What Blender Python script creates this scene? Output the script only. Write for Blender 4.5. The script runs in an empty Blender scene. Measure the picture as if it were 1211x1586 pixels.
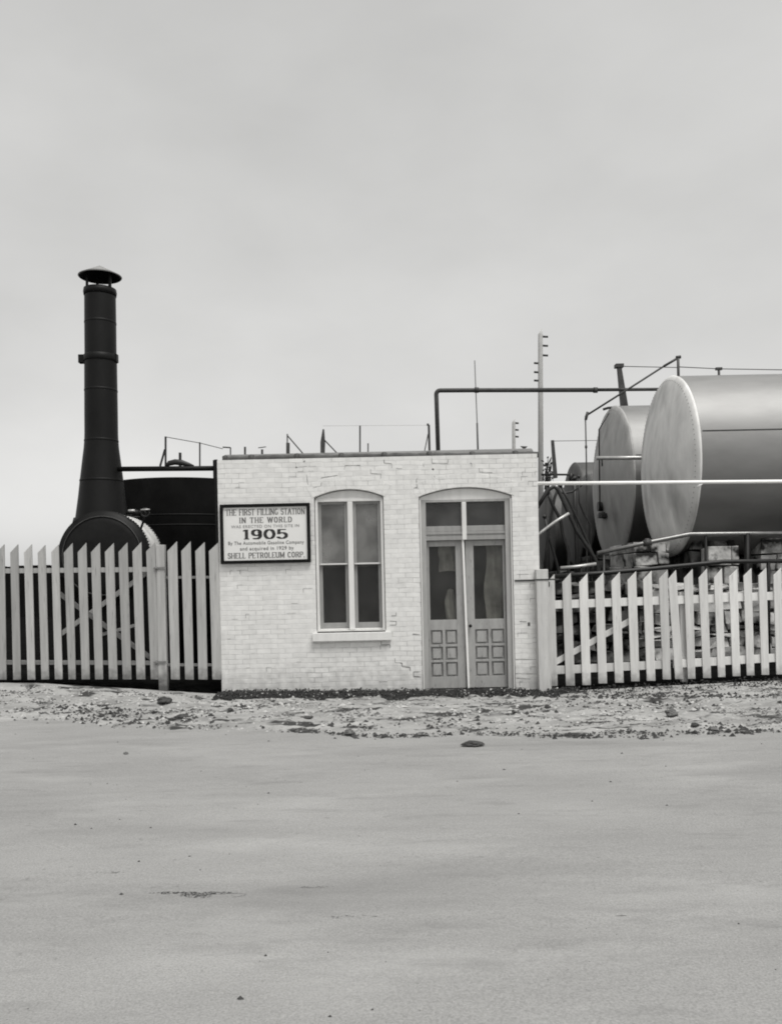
import bpy, bmesh, math, random
from mathutils import Vector, Matrix, noise
random.seed(7)
S = bpy.context.scene
COL = S.collection
PI = math.pi
rad = math.radians

# ------------------------------------------------------------------ camera
F, CX, CY = 1350.0, 605.5, 903.0          # focal length / principal point (photo pixels, 1211 wide)
CAMY, CAMZ, ROLL = -13.1, 1.6, rad(1.2)
ca, sa = math.cos(ROLL), math.sin(ROLL)
cam = bpy.data.cameras.new('camera'); camo = bpy.data.objects.new('camera', cam); COL.objects.link(camo)
cam.sensor_fit = 'HORIZONTAL'; cam.sensor_width = 36.0; cam.lens = 36.0 * F / 1211.0
cam.shift_y = (CY - 793.0) / 1211.0; cam.clip_start = 0.1; cam.clip_end = 5000
camo.matrix_world = Matrix(((ca, sa, 0, 0), (0, 0, -1, CAMY), (-sa, ca, 0, CAMZ), (0, 0, 0, 1)))
S.camera = camo
S.cycles.filter_width = 1.9               # a slightly soft old lens

# ------------------------------------------------------------------ world, sun, exposure
SUN_EL, SUN_AZ = rad(66), rad(148)          # azimuth measured clockwise from +Y (north)
w = bpy.data.worlds.new('World'); S.world = w; w.use_nodes = True
nt = w.node_tree; nt.nodes.clear()
def N(t, **k):
    n = nt.nodes.new(t)
    for a, b in k.items(): setattr(n, a, b)
    return n
out = N('ShaderNodeOutputWorld'); bg = N('ShaderNodeBackground')
sky = N('ShaderNodeTexSky'); sky.sky_type = 'NISHITA'; sky.sun_disc = False
sky.sun_elevation = SUN_EL; sky.sun_rotation = SUN_AZ; sky.dust_density = 3.0; sky.air_density = 1.0
bw = N('ShaderNodeRGBToBW'); nt.links.new(sky.outputs[0], bw.inputs[0])
# an overcast sky: the blue sky's luminance mixed with an even cloud layer, mottled by soft noise
tc = N('ShaderNodeTexCoord')
mp = N('ShaderNodeMapping'); mp.inputs['Scale'].default_value = (1.6, 1.6, 3.2)
nt.links.new(tc.outputs['Generated'], mp.inputs[0])
nz = N('ShaderNodeTexNoise'); nz.inputs['Scale'].default_value = 1.7; nz.inputs['Detail'].default_value = 7; nz.inputs['Roughness'].default_value = .5
nt.links.new(mp.outputs[0], nz.inputs['Vector'])
nr = N('ShaderNodeMapRange'); nr.inputs[1].default_value = .3; nr.inputs[2].default_value = .7; nr.inputs[3].default_value = .91; nr.inputs[4].default_value = 1.09
nt.links.new(nz.outputs[0], nr.inputs[0])
m1 = N('ShaderNodeMath', operation='MULTIPLY'); m1.inputs[1].default_value = .38; nt.links.new(bw.outputs[0], m1.inputs[0])
m2 = N('ShaderNodeMath', operation='ADD'); m2.inputs[1].default_value = 1.82; nt.links.new(m1.outputs[0], m2.inputs[0])
m3 = N('ShaderNodeMath', operation='MULTIPLY'); nt.links.new(m2.outputs[0], m3.inputs[0]); nt.links.new(nr.outputs[0], m3.inputs[1])
cm = N('ShaderNodeCombineXYZ')
for i, t in enumerate((1.0, .997, .982)):
    mm = N('ShaderNodeMath', operation='MULTIPLY'); mm.inputs[1].default_value = t
    nt.links.new(m3.outputs[0], mm.inputs[0]); nt.links.new(mm.outputs[0], cm.inputs[i])
nt.links.new(cm.outputs[0], bg.inputs[0]); bg.inputs[1].default_value = 0.133
nt.links.new(bg.outputs[0], out.inputs[0])
sl = bpy.data.lights.new('sun', 'SUN'); sl.energy = 1.5; sl.angle = rad(24); sl.color = (1, .985, .955)
slo = bpy.data.objects.new('sun', sl); COL.objects.link(slo)
d = Vector((math.sin(SUN_AZ) * math.cos(SUN_EL), math.cos(SUN_AZ) * math.cos(SUN_EL), math.sin(SUN_EL)))
slo.rotation_euler = d.to_track_quat('Z', 'Y').to_euler(); slo.location = (8, -8, 12)
S.view_settings.view_transform = 'Standard'; S.view_settings.look = 'None'
S.view_settings.exposure = 0.84; S.view_settings.gamma = 1.0; S.view_settings.use_curve_mapping = False

# ------------------------------------------------------------------ photo pixel -> point at depth Y
def P(px, py, Y=0.0):
    Z = Y - CAMY
    u = (px - CX) / F * Z; v = (CY - py) / F * Z
    return Vector((u * ca + v * sa, Y, CAMZ - u * sa + v * ca))
def L(n, Y=0.0): return n / F * (Y - CAMY)     # pixels -> metres at depth Y

# ------------------------------------------------------------------ materials (black-and-white picture: slightly warm greys)
def grey(v): return (v, v * .995, v * .975, 1)
def mat(name, v, rough=.7, metal=0.0, var=.15, scale=3.0, bump=0.0, bscale=40.0, stretch=(1, 1, 1), spots=None, spec=.4, lo=None, detail=6):
    m = bpy.data.materials.new(name); m.use_nodes = True
    t = m.node_tree; b = t.nodes['Principled BSDF']
    def n(k, **kw):
        o = t.nodes.new(k)
        for a, c in kw.items(): setattr(o, a, c)
        return o
    co = n('ShaderNodeTexCoord'); mp = n('ShaderNodeMapping'); mp.inputs['Scale'].default_value = stretch
    t.links.new(co.outputs['Object'], mp.inputs[0])
    nz = n('ShaderNodeTexNoise'); nz.inputs['Scale'].default_value = scale; nz.inputs['Detail'].default_value = detail; nz.inputs['Roughness'].default_value = .6
    t.links.new(mp.outputs[0], nz.inputs['Vector'])
    rp = n('ShaderNodeValToRGB'); rp.color_ramp.elements[0].position = .3; rp.color_ramp.elements[1].position = .7
    rp.color_ramp.elements[0].color = grey(lo if lo is not None else v * (1 - var)); rp.color_ramp.elements[1].color = grey(min(.95, v * (1 + var)))
    t.links.new(nz.outputs[0], rp.inputs[0])
    last = rp.outputs[0]
    if spots:                                   # (value, scale, threshold low, threshold high)
        n2 = n('ShaderNodeTexNoise'); n2.inputs['Scale'].default_value = spots[1]; n2.inputs['Detail'].default_value = 5
        t.links.new(mp.outputs[0], n2.inputs['Vector'])
        r2 = n('ShaderNodeMapRange'); r2.inputs[1].default_value = spots[2]; r2.inputs[2].default_value = spots[3]
        t.links.new(n2.outputs[0], r2.inputs[0])
        mx = n('ShaderNodeMix', data_type='RGBA'); t.links.new(r2.outputs[0], mx.inputs[0])
        t.links.new(last, mx.inputs[6]); mx.inputs[7].default_value = grey(spots[0]); last = mx.outputs[2]
    t.links.new(last, b.inputs['Base Color'])
    b.inputs['Roughness'].default_value = rough; b.inputs['Metallic'].default_value = metal
    b.inputs['Specular IOR Level'].default_value = spec
    if bump:
        n3 = n('ShaderNodeTexNoise'); n3.inputs['Scale'].default_value = bscale; n3.inputs['Detail'].default_value = 6
        t.links.new(mp.outputs[0], n3.inputs['Vector'])
        bp = n('ShaderNodeBump'); bp.inputs['Strength'].default_value = 1; bp.inputs['Distance'].default_value = bump
        t.links.new(n3.outputs[0], bp.inputs['Height']); t.links.new(bp.outputs[0], b.inputs['Normal'])
    return m

M = {}
M['paint'] = mat('white_paint', .66, .55, var=.08, scale=2, bump=.001, bscale=30, stretch=(6, 6, 1))
M['paint_sash'] = mat('weathered_sash_paint', .27, .6, var=.15, scale=3, stretch=(5, 5, 1))
M['paint_door'] = mat('grey_door_paint', .31, .55, var=.15, scale=3, stretch=(4, 4, 1), spots=(.16, 9, .6, .75))
M['picket'] = mat('picket_whitewash', .60, .75, var=.12, scale=2, bump=.002, bscale=12, stretch=(9, 9, .7), spots=(.24, 5, .64, .8))
M['picket_l'] = mat('old_picket_whitewash', .38, .75, var=.14, scale=2, bump=.002, bscale=12, stretch=(9, 9, .7), spots=(.16, 5, .62, .8))
M['rail_dark'] = mat('shaded_rail_wood', .16, .85, var=.3, scale=4, stretch=(1, 6, 6))  # shade behind the pickets is put into this tone; strap hinges reuse it
M['post'] = mat('post_whitewash', .5, .8, var=.15, scale=3, bump=.003, bscale=14, stretch=(7, 7, .6), spots=(.15, 6, .62, .78))
M['iron'] = mat('black_iron', .008, .5, var=.4, scale=6, bump=.001, bscale=30, spec=.15)
M['stack'] = mat('stack_iron', .005, .5, var=.5, scale=3, bump=.0015, bscale=16, stretch=(1, 1, .5), spec=.19)
M['pipe'] = mat('rusty_pipe', .045, .6, var=.35, scale=8, bump=.001, bscale=40)
M['pipe_dark'] = mat('dark_pipe', .015, .5, var=.35, scale=8, bump=.001, bscale=40)
M['pipe_light'] = mat('galvanised_pipe', .45, .4, metal=.4, var=.2, scale=8)
M['pipe_white'] = mat('white_pipe', .85, .5, var=.04, scale=4)
M['tar'] = mat('tarred_tank', .006, .8, var=.5, scale=2, bump=.001, bscale=10, spec=.05)
M['tankshell'] = mat('dull_tank_paint', .20, .58, metal=.6, var=.16, scale=1.8, stretch=(.35, 1, 1), spots=(.20, 1.6, .56, .85), bump=.002, bscale=3)
M['tankhead'] = mat('grey_tank_head_paint', .68, .6, metal=0, var=.22, scale=1.6, bump=.002, bscale=3, stretch=(1, 1, .5), spots=(.30, 1.3, .50, .76))
M['tankhead_b'] = mat('weathered_tank_head_paint', .38, .65, metal=0, var=.22, scale=1.4, bump=.002, bscale=3, stretch=(1, 1, .5), spots=(.16, 1.3, .52, .75))
M['tankhead_c'] = mat('dark_tank_head_paint', .085, .7, metal=0, var=.3, scale=1.4, bump=.002, bscale=3, stretch=(1, 1, .5), spots=(.05, 1.3, .5, .7))  # much darker grey for the heads of the farther tanks
M['tankshell_c'] = mat('dark_tank_paint', .08, .6, metal=.3, var=.3, scale=1.4)
M['boilershell'] = mat('pale_boiler_lagging', .55, .7, var=.25, scale=5, bump=.004, bscale=15)
M['cap_metal'] = mat('pale_cap_metal', .22, .6, var=.2, scale=6)  # upper cone of the rain cap, paler than its black underside
M['pole'] = mat('haze_grey_pole_wood', .42, .85, var=.15, scale=3, stretch=(6, 6, .5))  # pale grey stands in for haze over the distant poles
M['gutter'] = mat('clay_coping', .06, .7, var=.35, scale=9, bump=.004, bscale=30)
M['roof'] = mat('tar_roof', .06, .9, var=.3, scale=3)
M['signboard'] = mat('white_signboard', .70, .5, var=.04, scale=2)
M['black'] = mat('black_paint', .008, .6, var=.3, scale=5, spec=.1)
M['ink'] = mat('black_lettering', .02, .6, var=.2)
M['ink_soft'] = mat('faded_lettering', .12, .6, var=.3, scale=20)
M['ink_pale'] = mat('pale_faded_lettering', .26, .6, var=.3, scale=20)
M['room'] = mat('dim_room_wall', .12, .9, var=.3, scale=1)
M['blind'] = mat('grey_roller_blind', .40, .9, var=.3, scale=3, stretch=(1.4, 1, 1))
M['curtain'] = mat('hanging_cloth', .55, .9, var=.4, scale=4)
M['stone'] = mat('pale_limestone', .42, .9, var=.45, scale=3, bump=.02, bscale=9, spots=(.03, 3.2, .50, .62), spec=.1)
M['stone_dark'] = mat('dark_stone', .10, .9, var=.6, scale=4, bump=.02, bscale=9, spots=(.015, 3, .46, .58), spec=.05)  # darker, black-mottled tone for piers and rubble
M['rock'] = mat('dark_rock', .04, .85, var=.5, scale=9, bump=.01, bscale=25)
M['rock_grey'] = mat('grey_rock', .11, .85, var=.5, scale=9, bump=.01, bscale=25)
M['pebble'] = mat('light_pebble', .38, .85, var=.3, scale=9)
M['litter'] = mat('dead_leaf', .025, .8, var=.6, scale=11)
M['litter_light'] = mat('pale_leaf', .42, .7, var=.3, scale=11)
M['yard'] = mat('shade_black_yard', .007, .95, var=.5, scale=5, bump=.02, bscale=12, spec=0)  # black tone carries the shade under the tanks and behind the pickets
M['black_backing'] = mat('shade_black_backing', .008, .9, var=.5, scale=2, stretch=(8, 8, .4), spec=.05)  # black tone stands in for shade behind the fences
M['twig'] = mat('dark_twig', .04, .85)

b_ = M['tankshell'].node_tree.nodes['Principled BSDF']; b_.inputs['Coat Weight'].default_value = .6; b_.inputs['Coat Roughness'].default_value = .5; b_.inputs['Coat IOR'].default_value = 1.6
def glass(name, tr, v):
    m = bpy.data.materials.new(name); m.use_nodes = True; t = m.node_tree
    t.nodes.clear(); o = t.nodes.new('ShaderNodeOutputMaterial'); mx = t.nodes.new('ShaderNodeMixShader')
    a = t.nodes.new('ShaderNodeBsdfTransparent'); a.inputs[0].default_value = (.9, .9, .88, 1)
    b = t.nodes.new('ShaderNodeBsdfPrincipled'); b.inputs['Roughness'].default_value = .12
    co = t.nodes.new('ShaderNodeTexCoord'); nz = t.nodes.new('ShaderNodeTexNoise'); nz.inputs['Scale'].default_value = 2.6; nz.inputs['Detail'].default_value = 6
    t.links.new(co.outputs['Object'], nz.inputs['Vector'])
    r = t.nodes.new('ShaderNodeValToRGB'); r.color_ramp.elements[0].position = .35; r.color_ramp.elements[1].position = .7
    r.color_ramp.elements[0].color = grey(v * .6); r.color_ramp.elements[1].color = grey(v * 1.4)
    t.links.new(nz.outputs[0], r.inputs[0]); t.links.new(r.outputs[0], b.inputs['Base Color'])
    mx.inputs[0].default_value = 1 - tr
    t.links.new(a.outputs[0], mx.inputs[1]); t.links.new(b.outputs[0], mx.inputs[2]); t.links.new(mx.outputs[0], o.inputs[0])
    return m
M['glass_up'] = glass('grey_upper_glass', .45, .21)  # upper panes mix in a paler mottled grey than the lower ones
M['glass_mid'] = glass('grey_transom_glass', .4, .09)
M['glass'] = glass('dim_window_glass', .55, .05)
M['glass_door'] = glass('door_glass', .68, .07)

def brick_mat():
    m = bpy.data.materials.new('white_painted_brick'); m.use_nodes = True; t = m.node_tree; b = t.nodes['Principled BSDF']
    lk = t.links.new
    co = t.nodes.new('ShaderNodeTexCoord'); sp = t.nodes.new('ShaderNodeSeparateXYZ'); cb = t.nodes.new('ShaderNodeCombineXYZ')
    lk(co.outputs['Object'], sp.inputs[0])
    ad = t.nodes.new('ShaderNodeMath'); ad.operation = 'ADD'; lk(sp.outputs[0], ad.inputs[0]); lk(sp.outputs[1], ad.inputs[1])
    # small waver so that courses are not ruler straight
    wn = t.nodes.new('ShaderNodeTexNoise'); wn.inputs['Scale'].default_value = 2.2; wn.inputs['Detail'].default_value = 4; lk(co.outputs['Object'], wn.inputs['Vector'])
    wv = t.nodes.new('ShaderNodeMath'); wv.operation = 'MULTIPLY_ADD'; wv.inputs[1].default_value = .035; lk(wn.outputs[0], wv.inputs[0]); lk(sp.outputs[2], wv.inputs[2])
    lk(ad.outputs[0], cb.inputs[0]); lk(wv.outputs[0], cb.inputs[1])
    br = t.nodes.new('ShaderNodeTexBrick'); br.inputs['Scale'].default_value = 1; br.inputs['Brick Width'].default_value = .215; br.inputs['Row Height'].default_value = .0735
    br.inputs['Mortar Size'].default_value = .005; br.inputs['Mortar Smooth'].default_value = .35; br.inputs['Bias'].default_value = 0
    br.inputs['Color1'].default_value = (0, 0, 0, 1); br.inputs['Color2'].default_value = (1, 1, 1, 1); br.inputs['Mortar'].default_value = (.5, .5, .5, 1)
    lk(cb.outputs[0], br.inputs['Vector'])
    big = t.nodes.new('ShaderNodeTexNoise'); big.inputs['Scale'].default_value = 1.1; big.inputs['Detail'].default_value = 5; lk(co.outputs['Object'], big.inputs['Vector'])
    fine = t.nodes.new('ShaderNodeTexNoise'); fine.inputs['Scale'].default_value = 9; fine.inputs['Detail'].default_value = 6; lk(co.outputs['Object'], fine.inputs['Vector'])
    r1 = t.nodes.new('ShaderNodeValToRGB'); r1.color_ramp.elements[0].position = .3; r1.color_ramp.elements[1].position = .68
    r1.color_ramp.elements[0].color = grey(.65); r1.color_ramp.elements[1].color = grey(.76); lk(fine.outputs[0], r1.inputs[0])
    # each brick a touch different
    mb = t.nodes.new('ShaderNodeMix'); mb.data_type = 'RGBA'; mb.blend_type = 'MULTIPLY'; mb.inputs[0].default_value = .10
    lk(r1.outputs[0], mb.inputs[6]); lk(br.outputs[0], mb.inputs[7])
    # open joints: patches of the wall where mortar is missing and dirt shows
    g = t.nodes.new('ShaderNodeMapRange'); g.inputs[1].default_value = .40; g.inputs[2].default_value = .66; g.inputs[3].default_value = .05; g.inputs[4].default_value = .62; lk(big.outputs[0], g.inputs[0])
    f2 = t.nodes.new('ShaderNodeTexNoise'); f2.inputs['Scale'].default_value = 6; f2.inputs['Detail'].default_value = 3; lk(co.outputs['Object'], f2.inputs['Vector'])
    g2 = t.nodes.new('ShaderNodeMapRange'); g2.inputs[1].default_value = .38; g2.inputs[2].default_value = .62; g2.inputs[3].default_value = .15; g2.inputs[4].default_value = 1.1; lk(f2.outputs[0], g2.inputs[0])
    q = t.nodes.new('ShaderNodeMath'); q.operation = 'MULTIPLY'; lk(g.outputs[0], q.inputs[0]); lk(g2.outputs[0], q.inputs[1])
    q2 = t.nodes.new('ShaderNodeMath'); q2.operation = 'MULTIPLY'; q2.use_clamp = True; lk(q.outputs[0], q2.inputs[0]); lk(br.outputs['Fac'], q2.inputs[1])
    mx = t.nodes.new('ShaderNodeMix'); mx.data_type = 'RGBA'; lk(q2.outputs[0], mx.inputs[0]); lk(mb.outputs[2], mx.inputs[6]); mx.inputs[7].default_value = grey(.16)
    # splash dirt low on the wall
    zz = t.nodes.new('ShaderNodeMath'); zz.operation = 'MULTIPLY_ADD'; zz.inputs[1].default_value = .9; lk(fine.outputs[0], zz.inputs[0]); lk(sp.outputs[2], zz.inputs[2])
    zr = t.nodes.new('ShaderNodeMapRange'); zr.inputs[1].default_value = .28; zr.inputs[2].default_value = .85; zr.inputs[3].default_value = .5; zr.inputs[4].default_value = 0; lk(zz.outputs[0], zr.inputs[0])
    m4 = t.nodes.new('ShaderNodeMix'); m4.data_type = 'RGBA'; lk(zr.outputs[0], m4.inputs[0]); lk(mx.outputs[2], m4.inputs[6]); m4.inputs[7].default_value = grey(.26)
    lk(m4.outputs[2], b.inputs['Base Color']); b.inputs['Roughness'].default_value = .6
    h = t.nodes.new('ShaderNodeMath'); h.operation = 'MULTIPLY_ADD'; h.inputs[1].default_value = -1; lk(br.outputs['Fac'], h.inputs[0])
    h3 = t.nodes.new('ShaderNodeMath'); h3.operation = 'MULTIPLY'; h3.inputs[1].default_value = .7; lk(fine.outputs[0], h3.inputs[0]); lk(h3.outputs[0], h.inputs[2])
    bp = t.nodes.new('ShaderNodeBump'); bp.inputs['Distance'].default_value = .0025; bp.inputs['Strength'].default_value = .8; lk(h.outputs[0], bp.inputs['Height']); lk(bp.outputs[0], b.inputs['Normal'])
    return m
M['brick'] = brick_mat()
def age(m, mud):
    t = m.node_tree; b = t.nodes['Principled BSDF']; lk = t.links.new; src = b.inputs['Base Color'].links[0].from_socket
    oi = t.nodes.new('ShaderNodeObjectInfo'); r1 = t.nodes.new('ShaderNodeMapRange'); r1.inputs[3].default_value = .80; r1.inputs[4].default_value = 1.14; lk(oi.outputs['Random'], r1.inputs[0])
    v = t.nodes.new('ShaderNodeVectorMath'); v.operation = 'SCALE'; lk(src, v.inputs[0]); lk(r1.outputs[0], v.inputs['Scale'])
    co = t.nodes.new('ShaderNodeTexCoord'); sp = t.nodes.new('ShaderNodeSeparateXYZ'); lk(co.outputs['Object'], sp.inputs[0])
    nz = t.nodes.new('ShaderNodeTexNoise'); nz.inputs['Scale'].default_value = 11; nz.inputs['Detail'].default_value = 6; lk(co.outputs['Object'], nz.inputs['Vector'])
    a = t.nodes.new('ShaderNodeMath'); a.operation = 'MULTIPLY_ADD'; a.inputs[1].default_value = .35; lk(nz.outputs[0], a.inputs[0]); lk(sp.outputs[2], a.inputs[2])
    q = t.nodes.new('ShaderNodeMapRange'); q.inputs[1].default_value = .08; q.inputs[2].default_value = .36; q.inputs[3].default_value = .92; q.inputs[4].default_value = 0; lk(a.outputs[0], q.inputs[0])
    mx = t.nodes.new('ShaderNodeMix'); mx.data_type = 'RGBA'; lk(q.outputs[0], mx.inputs[0]); lk(v.outputs[0], mx.inputs[6]); mx.inputs[7].default_value = grey(mud); lk(mx.outputs[2], b.inputs['Base Color'])
age(M['picket'], .15); age(M['picket_l'], .06)

# ------------------------------------------------------------------ mesh helpers
class MB:
    def __init__(s): s.v = []; s.f = []; s.sm = []
    def add(s, vs, fs, smooth=False):
        o = len(s.v); s.v += [Vector(x) for x in vs]; s.f += [[o + i for i in f] for f in fs]; s.sm += [smooth] * len(fs); return s
    def box(s, a, b):
        x0, y0, z0 = [min(a[i], b[i]) for i in range(3)]; x1, y1, z1 = [max(a[i], b[i]) for i in range(3)]
        return s.add([(x0, y0, z0), (x1, y0, z0), (x1, y1, z0), (x0, y1, z0), (x0, y0, z1), (x1, y0, z1), (x1, y1, z1), (x0, y1, z1)],
                     [(0, 3, 2, 1), (4, 5, 6, 7), (0, 1, 5, 4), (1, 2, 6, 5), (2, 3, 7, 6), (3, 0, 4, 7)])
    def prism(s, pts, y0, y1):                  # outline in x,z (counter-clockwise seen from -Y), extruded along Y
        n = len(pts)
        vs = [(p[0], y0, p[1]) for p in pts] + [(p[0], y1, p[1]) for p in pts]
        fs = [list(range(n)), list(range(2 * n - 1, n - 1, -1))] + [(i + n, (i + 1) % n + n, (i + 1) % n, i) for i in range(n)]
        return s.add(vs, fs)
    def bar(s, p, q, wd, th, up=(0, 0, 1)):     # square bar from p to q
        p = Vector(p); q = Vector(q); t = (q - p).normalized(); a = t.cross(Vector(up))
        if a.length < 1e-4: a = t.cross(Vector((0, 1, 0)))
        a.normalize(); b = a.cross(t); vs = []
        for c in (p, q):
            for i, j in ((-1, -1), (1, -1), (1, 1), (-1, 1)): vs.append(c + a * i * wd / 2 + b * j * th / 2)
        return s.add(vs, [(0, 1, 2, 3), (7, 6, 5, 4), (0, 4, 5, 1), (1, 5, 6, 2), (2, 6, 7, 3), (3, 7, 4, 0)])
    def tube(s, pts, r, seg=12, cap=True):
        pts = [Vector(p) for p in pts]; rr = r if isinstance(r, (list, tuple)) else [r] * len(pts)
        o = len(s.v); prev = None
        for i, p in enumerate(pts):
            t = (pts[min(i + 1, len(pts) - 1)] - pts[max(i - 1, 0)]).normalized()
            a = t.cross(Vector((0, 1, 0))) if prev is None else (prev - t * prev.dot(t))
            if a.length < 1e-3: a = t.cross(Vector((0, 0, 1)))
            a.normalize(); prev = a; b = t.cross(a)
            for k in range(seg):
                th = 2 * PI * k / seg; s.v.append(p + (a * math.cos(th) + b * math.sin(th)) * rr[i])
        for i in range(len(pts) - 1):
            for k in range(seg):
                k2 = (k + 1) % seg
                s.f.append([o + i * seg + k, o + i * seg + k2, o + (i + 1) * seg + k2, o + (i + 1) * seg + k]); s.sm.append(True)
        if cap:
            s.f.append([o + k for k in range(seg)][::-1]); s.sm.append(False)
            e = o + (len(pts) - 1) * seg; s.f.append([e + k for k in range(seg)]); s.sm.append(False)
        return s
    def lathe(s, prof, org, axis='z', seg=48, close=True):   # prof = [(radius, along)]
        o = len(s.v); org = Vector(org)
        for (r, h) in prof:
            for k in range(seg):
                th = 2 * PI * k / seg; c, q = r * math.cos(th), r * math.sin(th)
                s.v.append(org + (Vector((c, q, h)) if axis == 'z' else Vector((h, c, q)) if axis == 'x' else Vector((q, h, c))))
        for i in range(len(prof) - 1):
            for k in range(seg):
                k2 = (k + 1) % seg; s.f.append([o + i * seg + k, o + i * seg + k2, o + (i + 1) * seg + k2, o + (i + 1) * seg + k]); s.sm.append(True)
        if close:
            s.f.append([o + k for k in range(seg)][::-1]); s.sm.append(False)
            e = o + (len(prof) - 1) * seg; s.f.append([e + k for k in range(seg)]); s.sm.append(False)
        return s
    def build(s, name, m, parent=None, bevel=0.0):
        off = Vector((0, 0, 0)); p = parent
        while p is not None: off += p.location; p = p.parent
        me = bpy.data.meshes.new(name); me.from_pydata([v - off for v in s.v], [], s.f); me.update()
        me.polygons.foreach_set('use_smooth', s.sm)
        bm = bmesh.new(); bm.from_mesh(me); bmesh.ops.recalc_face_normals(bm, faces=bm.faces); bm.to_mesh(me); bm.free()
        me.materials.append(M[m] if isinstance(m, str) else m)
        o = bpy.data.objects.new(name, me); COL.objects.link(o); o.parent = parent
        if bevel:
            bv = o.modifiers.new('bevel', 'BEVEL'); bv.width = bevel; bv.segments = 2; bv.limit_method = 'ANGLE'; bv.angle_limit = rad(40)
        return o

def tag(o, label=None, cat=None, group=None, kind=None):
    for k, v in (('label', label), ('category', cat), ('group', group), ('kind', kind)):
        if v: o[k] = v
    return o
def thing(name, loc, label, cat, group=None):
    o = bpy.data.objects.new(name, None); o.empty_display_size = .2; COL.objects.link(o); o.location = loc
    return tag(o, label, cat, group)
def fbm(x, y, z=0, o=4):
    a = 0; am = 1; t = 0
    for i in range(o):
        a += am * noise.noise(Vector((x, y, z + i * 7.3))); t += am; am *= .5; x *= 2.03; y *= 2.03
    return a / t

# ------------------------------------------------------------------ ground, road, yard
def lerp_tab(tab, x):
    if x <= tab[0][0]: return tab[0][1]
    for (a, b), (c, e) in zip(tab, tab[1:]):
        if x <= c: return b + (e - b) * (x - a) / (c - a)
    return tab[-1][1]
ROADZ = -.12
def gf(x): return lerp_tab([(-30, .4), (-9, .33), (-5.3, .19), (-2.6, -.03), (2.2, -.11), (3.3, -.07), (5.3, -.01), (9, .05), (30, .1)], x)
def edge(x): return lerp_tab([(-30, -1.2), (-7, -1.3), (-4.5, -1.7), (-2.4, -2.6), (0, -3.35), (4, -3.6), (30, -3.8)], x)
def ground_z(x, y):
    e = edge(x) + .55 * fbm(x * .8, 3.1) + .16 * fbm(x * 4, 9.1)
    if y < e: return ROADZ - .06 - min(.5, (e - y) * .5) * .4
    g = gf(x)
    if y > 0: return g
    t = (y - e) / (0 - e)
    z = ROADZ + .015 + (g - ROADZ - .015) * (t ** 1.1)
    rough = min(1, (y - e) * 4) * min(1, -y * 2 + .15)
    z += rough * (.05 * fbm(x * 2.2, y * 3.5) + .05 * fbm(x * 8, y * 11, 5)) + .012 * min(1, (y - e) * 8)
    return z
def axis_coords(a, b, step, far):
    c = []; x = a
    while x < b: c.append(x); x += step
    c.append(b); s_ = step; lo = a; pre = []; x = b
    while x < far: s_ *= 1.35; x += s_; c.append(x)
    s_ = step
    while lo > -far: s_ *= 1.35; lo -= s_; pre.append(lo)
    return pre[::-1] + c
def sheet(name, xs, ys, zf, m, kind='structure'):
    b = MB(); n = len(xs)
    vs = [(x, y, zf(x, y)) for y in ys for x in xs]
    fs = [(j * n + i, j * n + i + 1, (j + 1) * n + i + 1, (j + 1) * n + i) for j in range(len(ys) - 1) for i in range(n - 1)]
    b.add(vs, fs, True); o = b.build(name, m); return tag(o, kind=kind)

M['dirt'] = mat('rough_pale_dirt', .285, .95, var=.3, scale=2.0, bump=.03, bscale=14, stretch=(.6, 1.6, 1), spots=(.05, 3.6, .55, .64), detail=12, spec=.1)
sheet('ground', axis_coords(-7.5, 7.5, .05, 900), axis_coords(-4.6, .35, .05, 900), ground_z, 'dirt')

def road_mat():
    m = mat('packed_oiled_road', .27, .85, var=.12, scale=.9, stretch=(.6, 1.0, 1), bump=.012, bscale=9, detail=10)
    t = m.node_tree; b = t.nodes['Principled BSDF']; lk = t.links.new
    prev = b.inputs['Base Color'].links[0].from_socket
    co = t.nodes.new('ShaderNodeTexCoord')
    def streak(scale, st, lo, hi, val, src, amt=1.0, off=(0, 0, 0)):
        mp = t.nodes.new('ShaderNodeMapping'); mp.inputs['Scale'].default_value = st; mp.inputs['Location'].default_value = off; lk(co.outputs['Object'], mp.inputs[0])
        nz = t.nodes.new('ShaderNodeTexNoise'); nz.inputs['Scale'].default_value = scale; nz.inputs['Detail'].default_value = 8; nz.inputs['Roughness'].default_value = .62; lk(mp.outputs[0], nz.inputs['Vector'])
        r = t.nodes.new('ShaderNodeMapRange'); r.inputs[1].default_value = lo; r.inputs[2].default_value = hi; r.inputs[4].default_value = amt; lk(nz.outputs[0], r.inputs[0])
        mx = t.nodes.new('ShaderNodeMix'); mx.data_type = 'RGBA'; lk(r.outputs[0], mx.inputs[0]); lk(src, mx.inputs[6]); mx.inputs[7].default_value = grey(val); return mx.outputs[2]
    c = streak(1.5, (.5, 2.0, 1), .60, .74, .12, prev, .45)
    c = streak(14, (1, 1, 1), .64, .74, .09, c, .6)
    c = streak(90, (1, 1, 1), .42, .66, .11, c, .5)
    c = streak(70, (1, 1, 1), .52, .68, .36, c, .4, (5, 5, 5))
    c = streak(.9, (.35, 1.6, 1), .50, .68, .13, c, .30, (2, 7, 1))
    c = streak(1.3, (.5, 1.3, 1), .54, .72, .36, c, .35, (12, 3, 1))
    c = streak(2.4, (.6, 2.2, 1), .56, .70, .15, c, .35, (9, 2, 0))
    
    lk(c, b.inputs['Base Color']); return m
M['road'] = road_mat()
def rut(x, y):
    t = 0
    for c0 in (-7.1, -8.5, -5.6): 
        d_ = y - c0 - .25 * math.sin(x * .35 + c0) - .05 * fbm(x * 2, c0); t += math.exp(-(d_ / .13) ** 2)
    return -.012 * t
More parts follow.
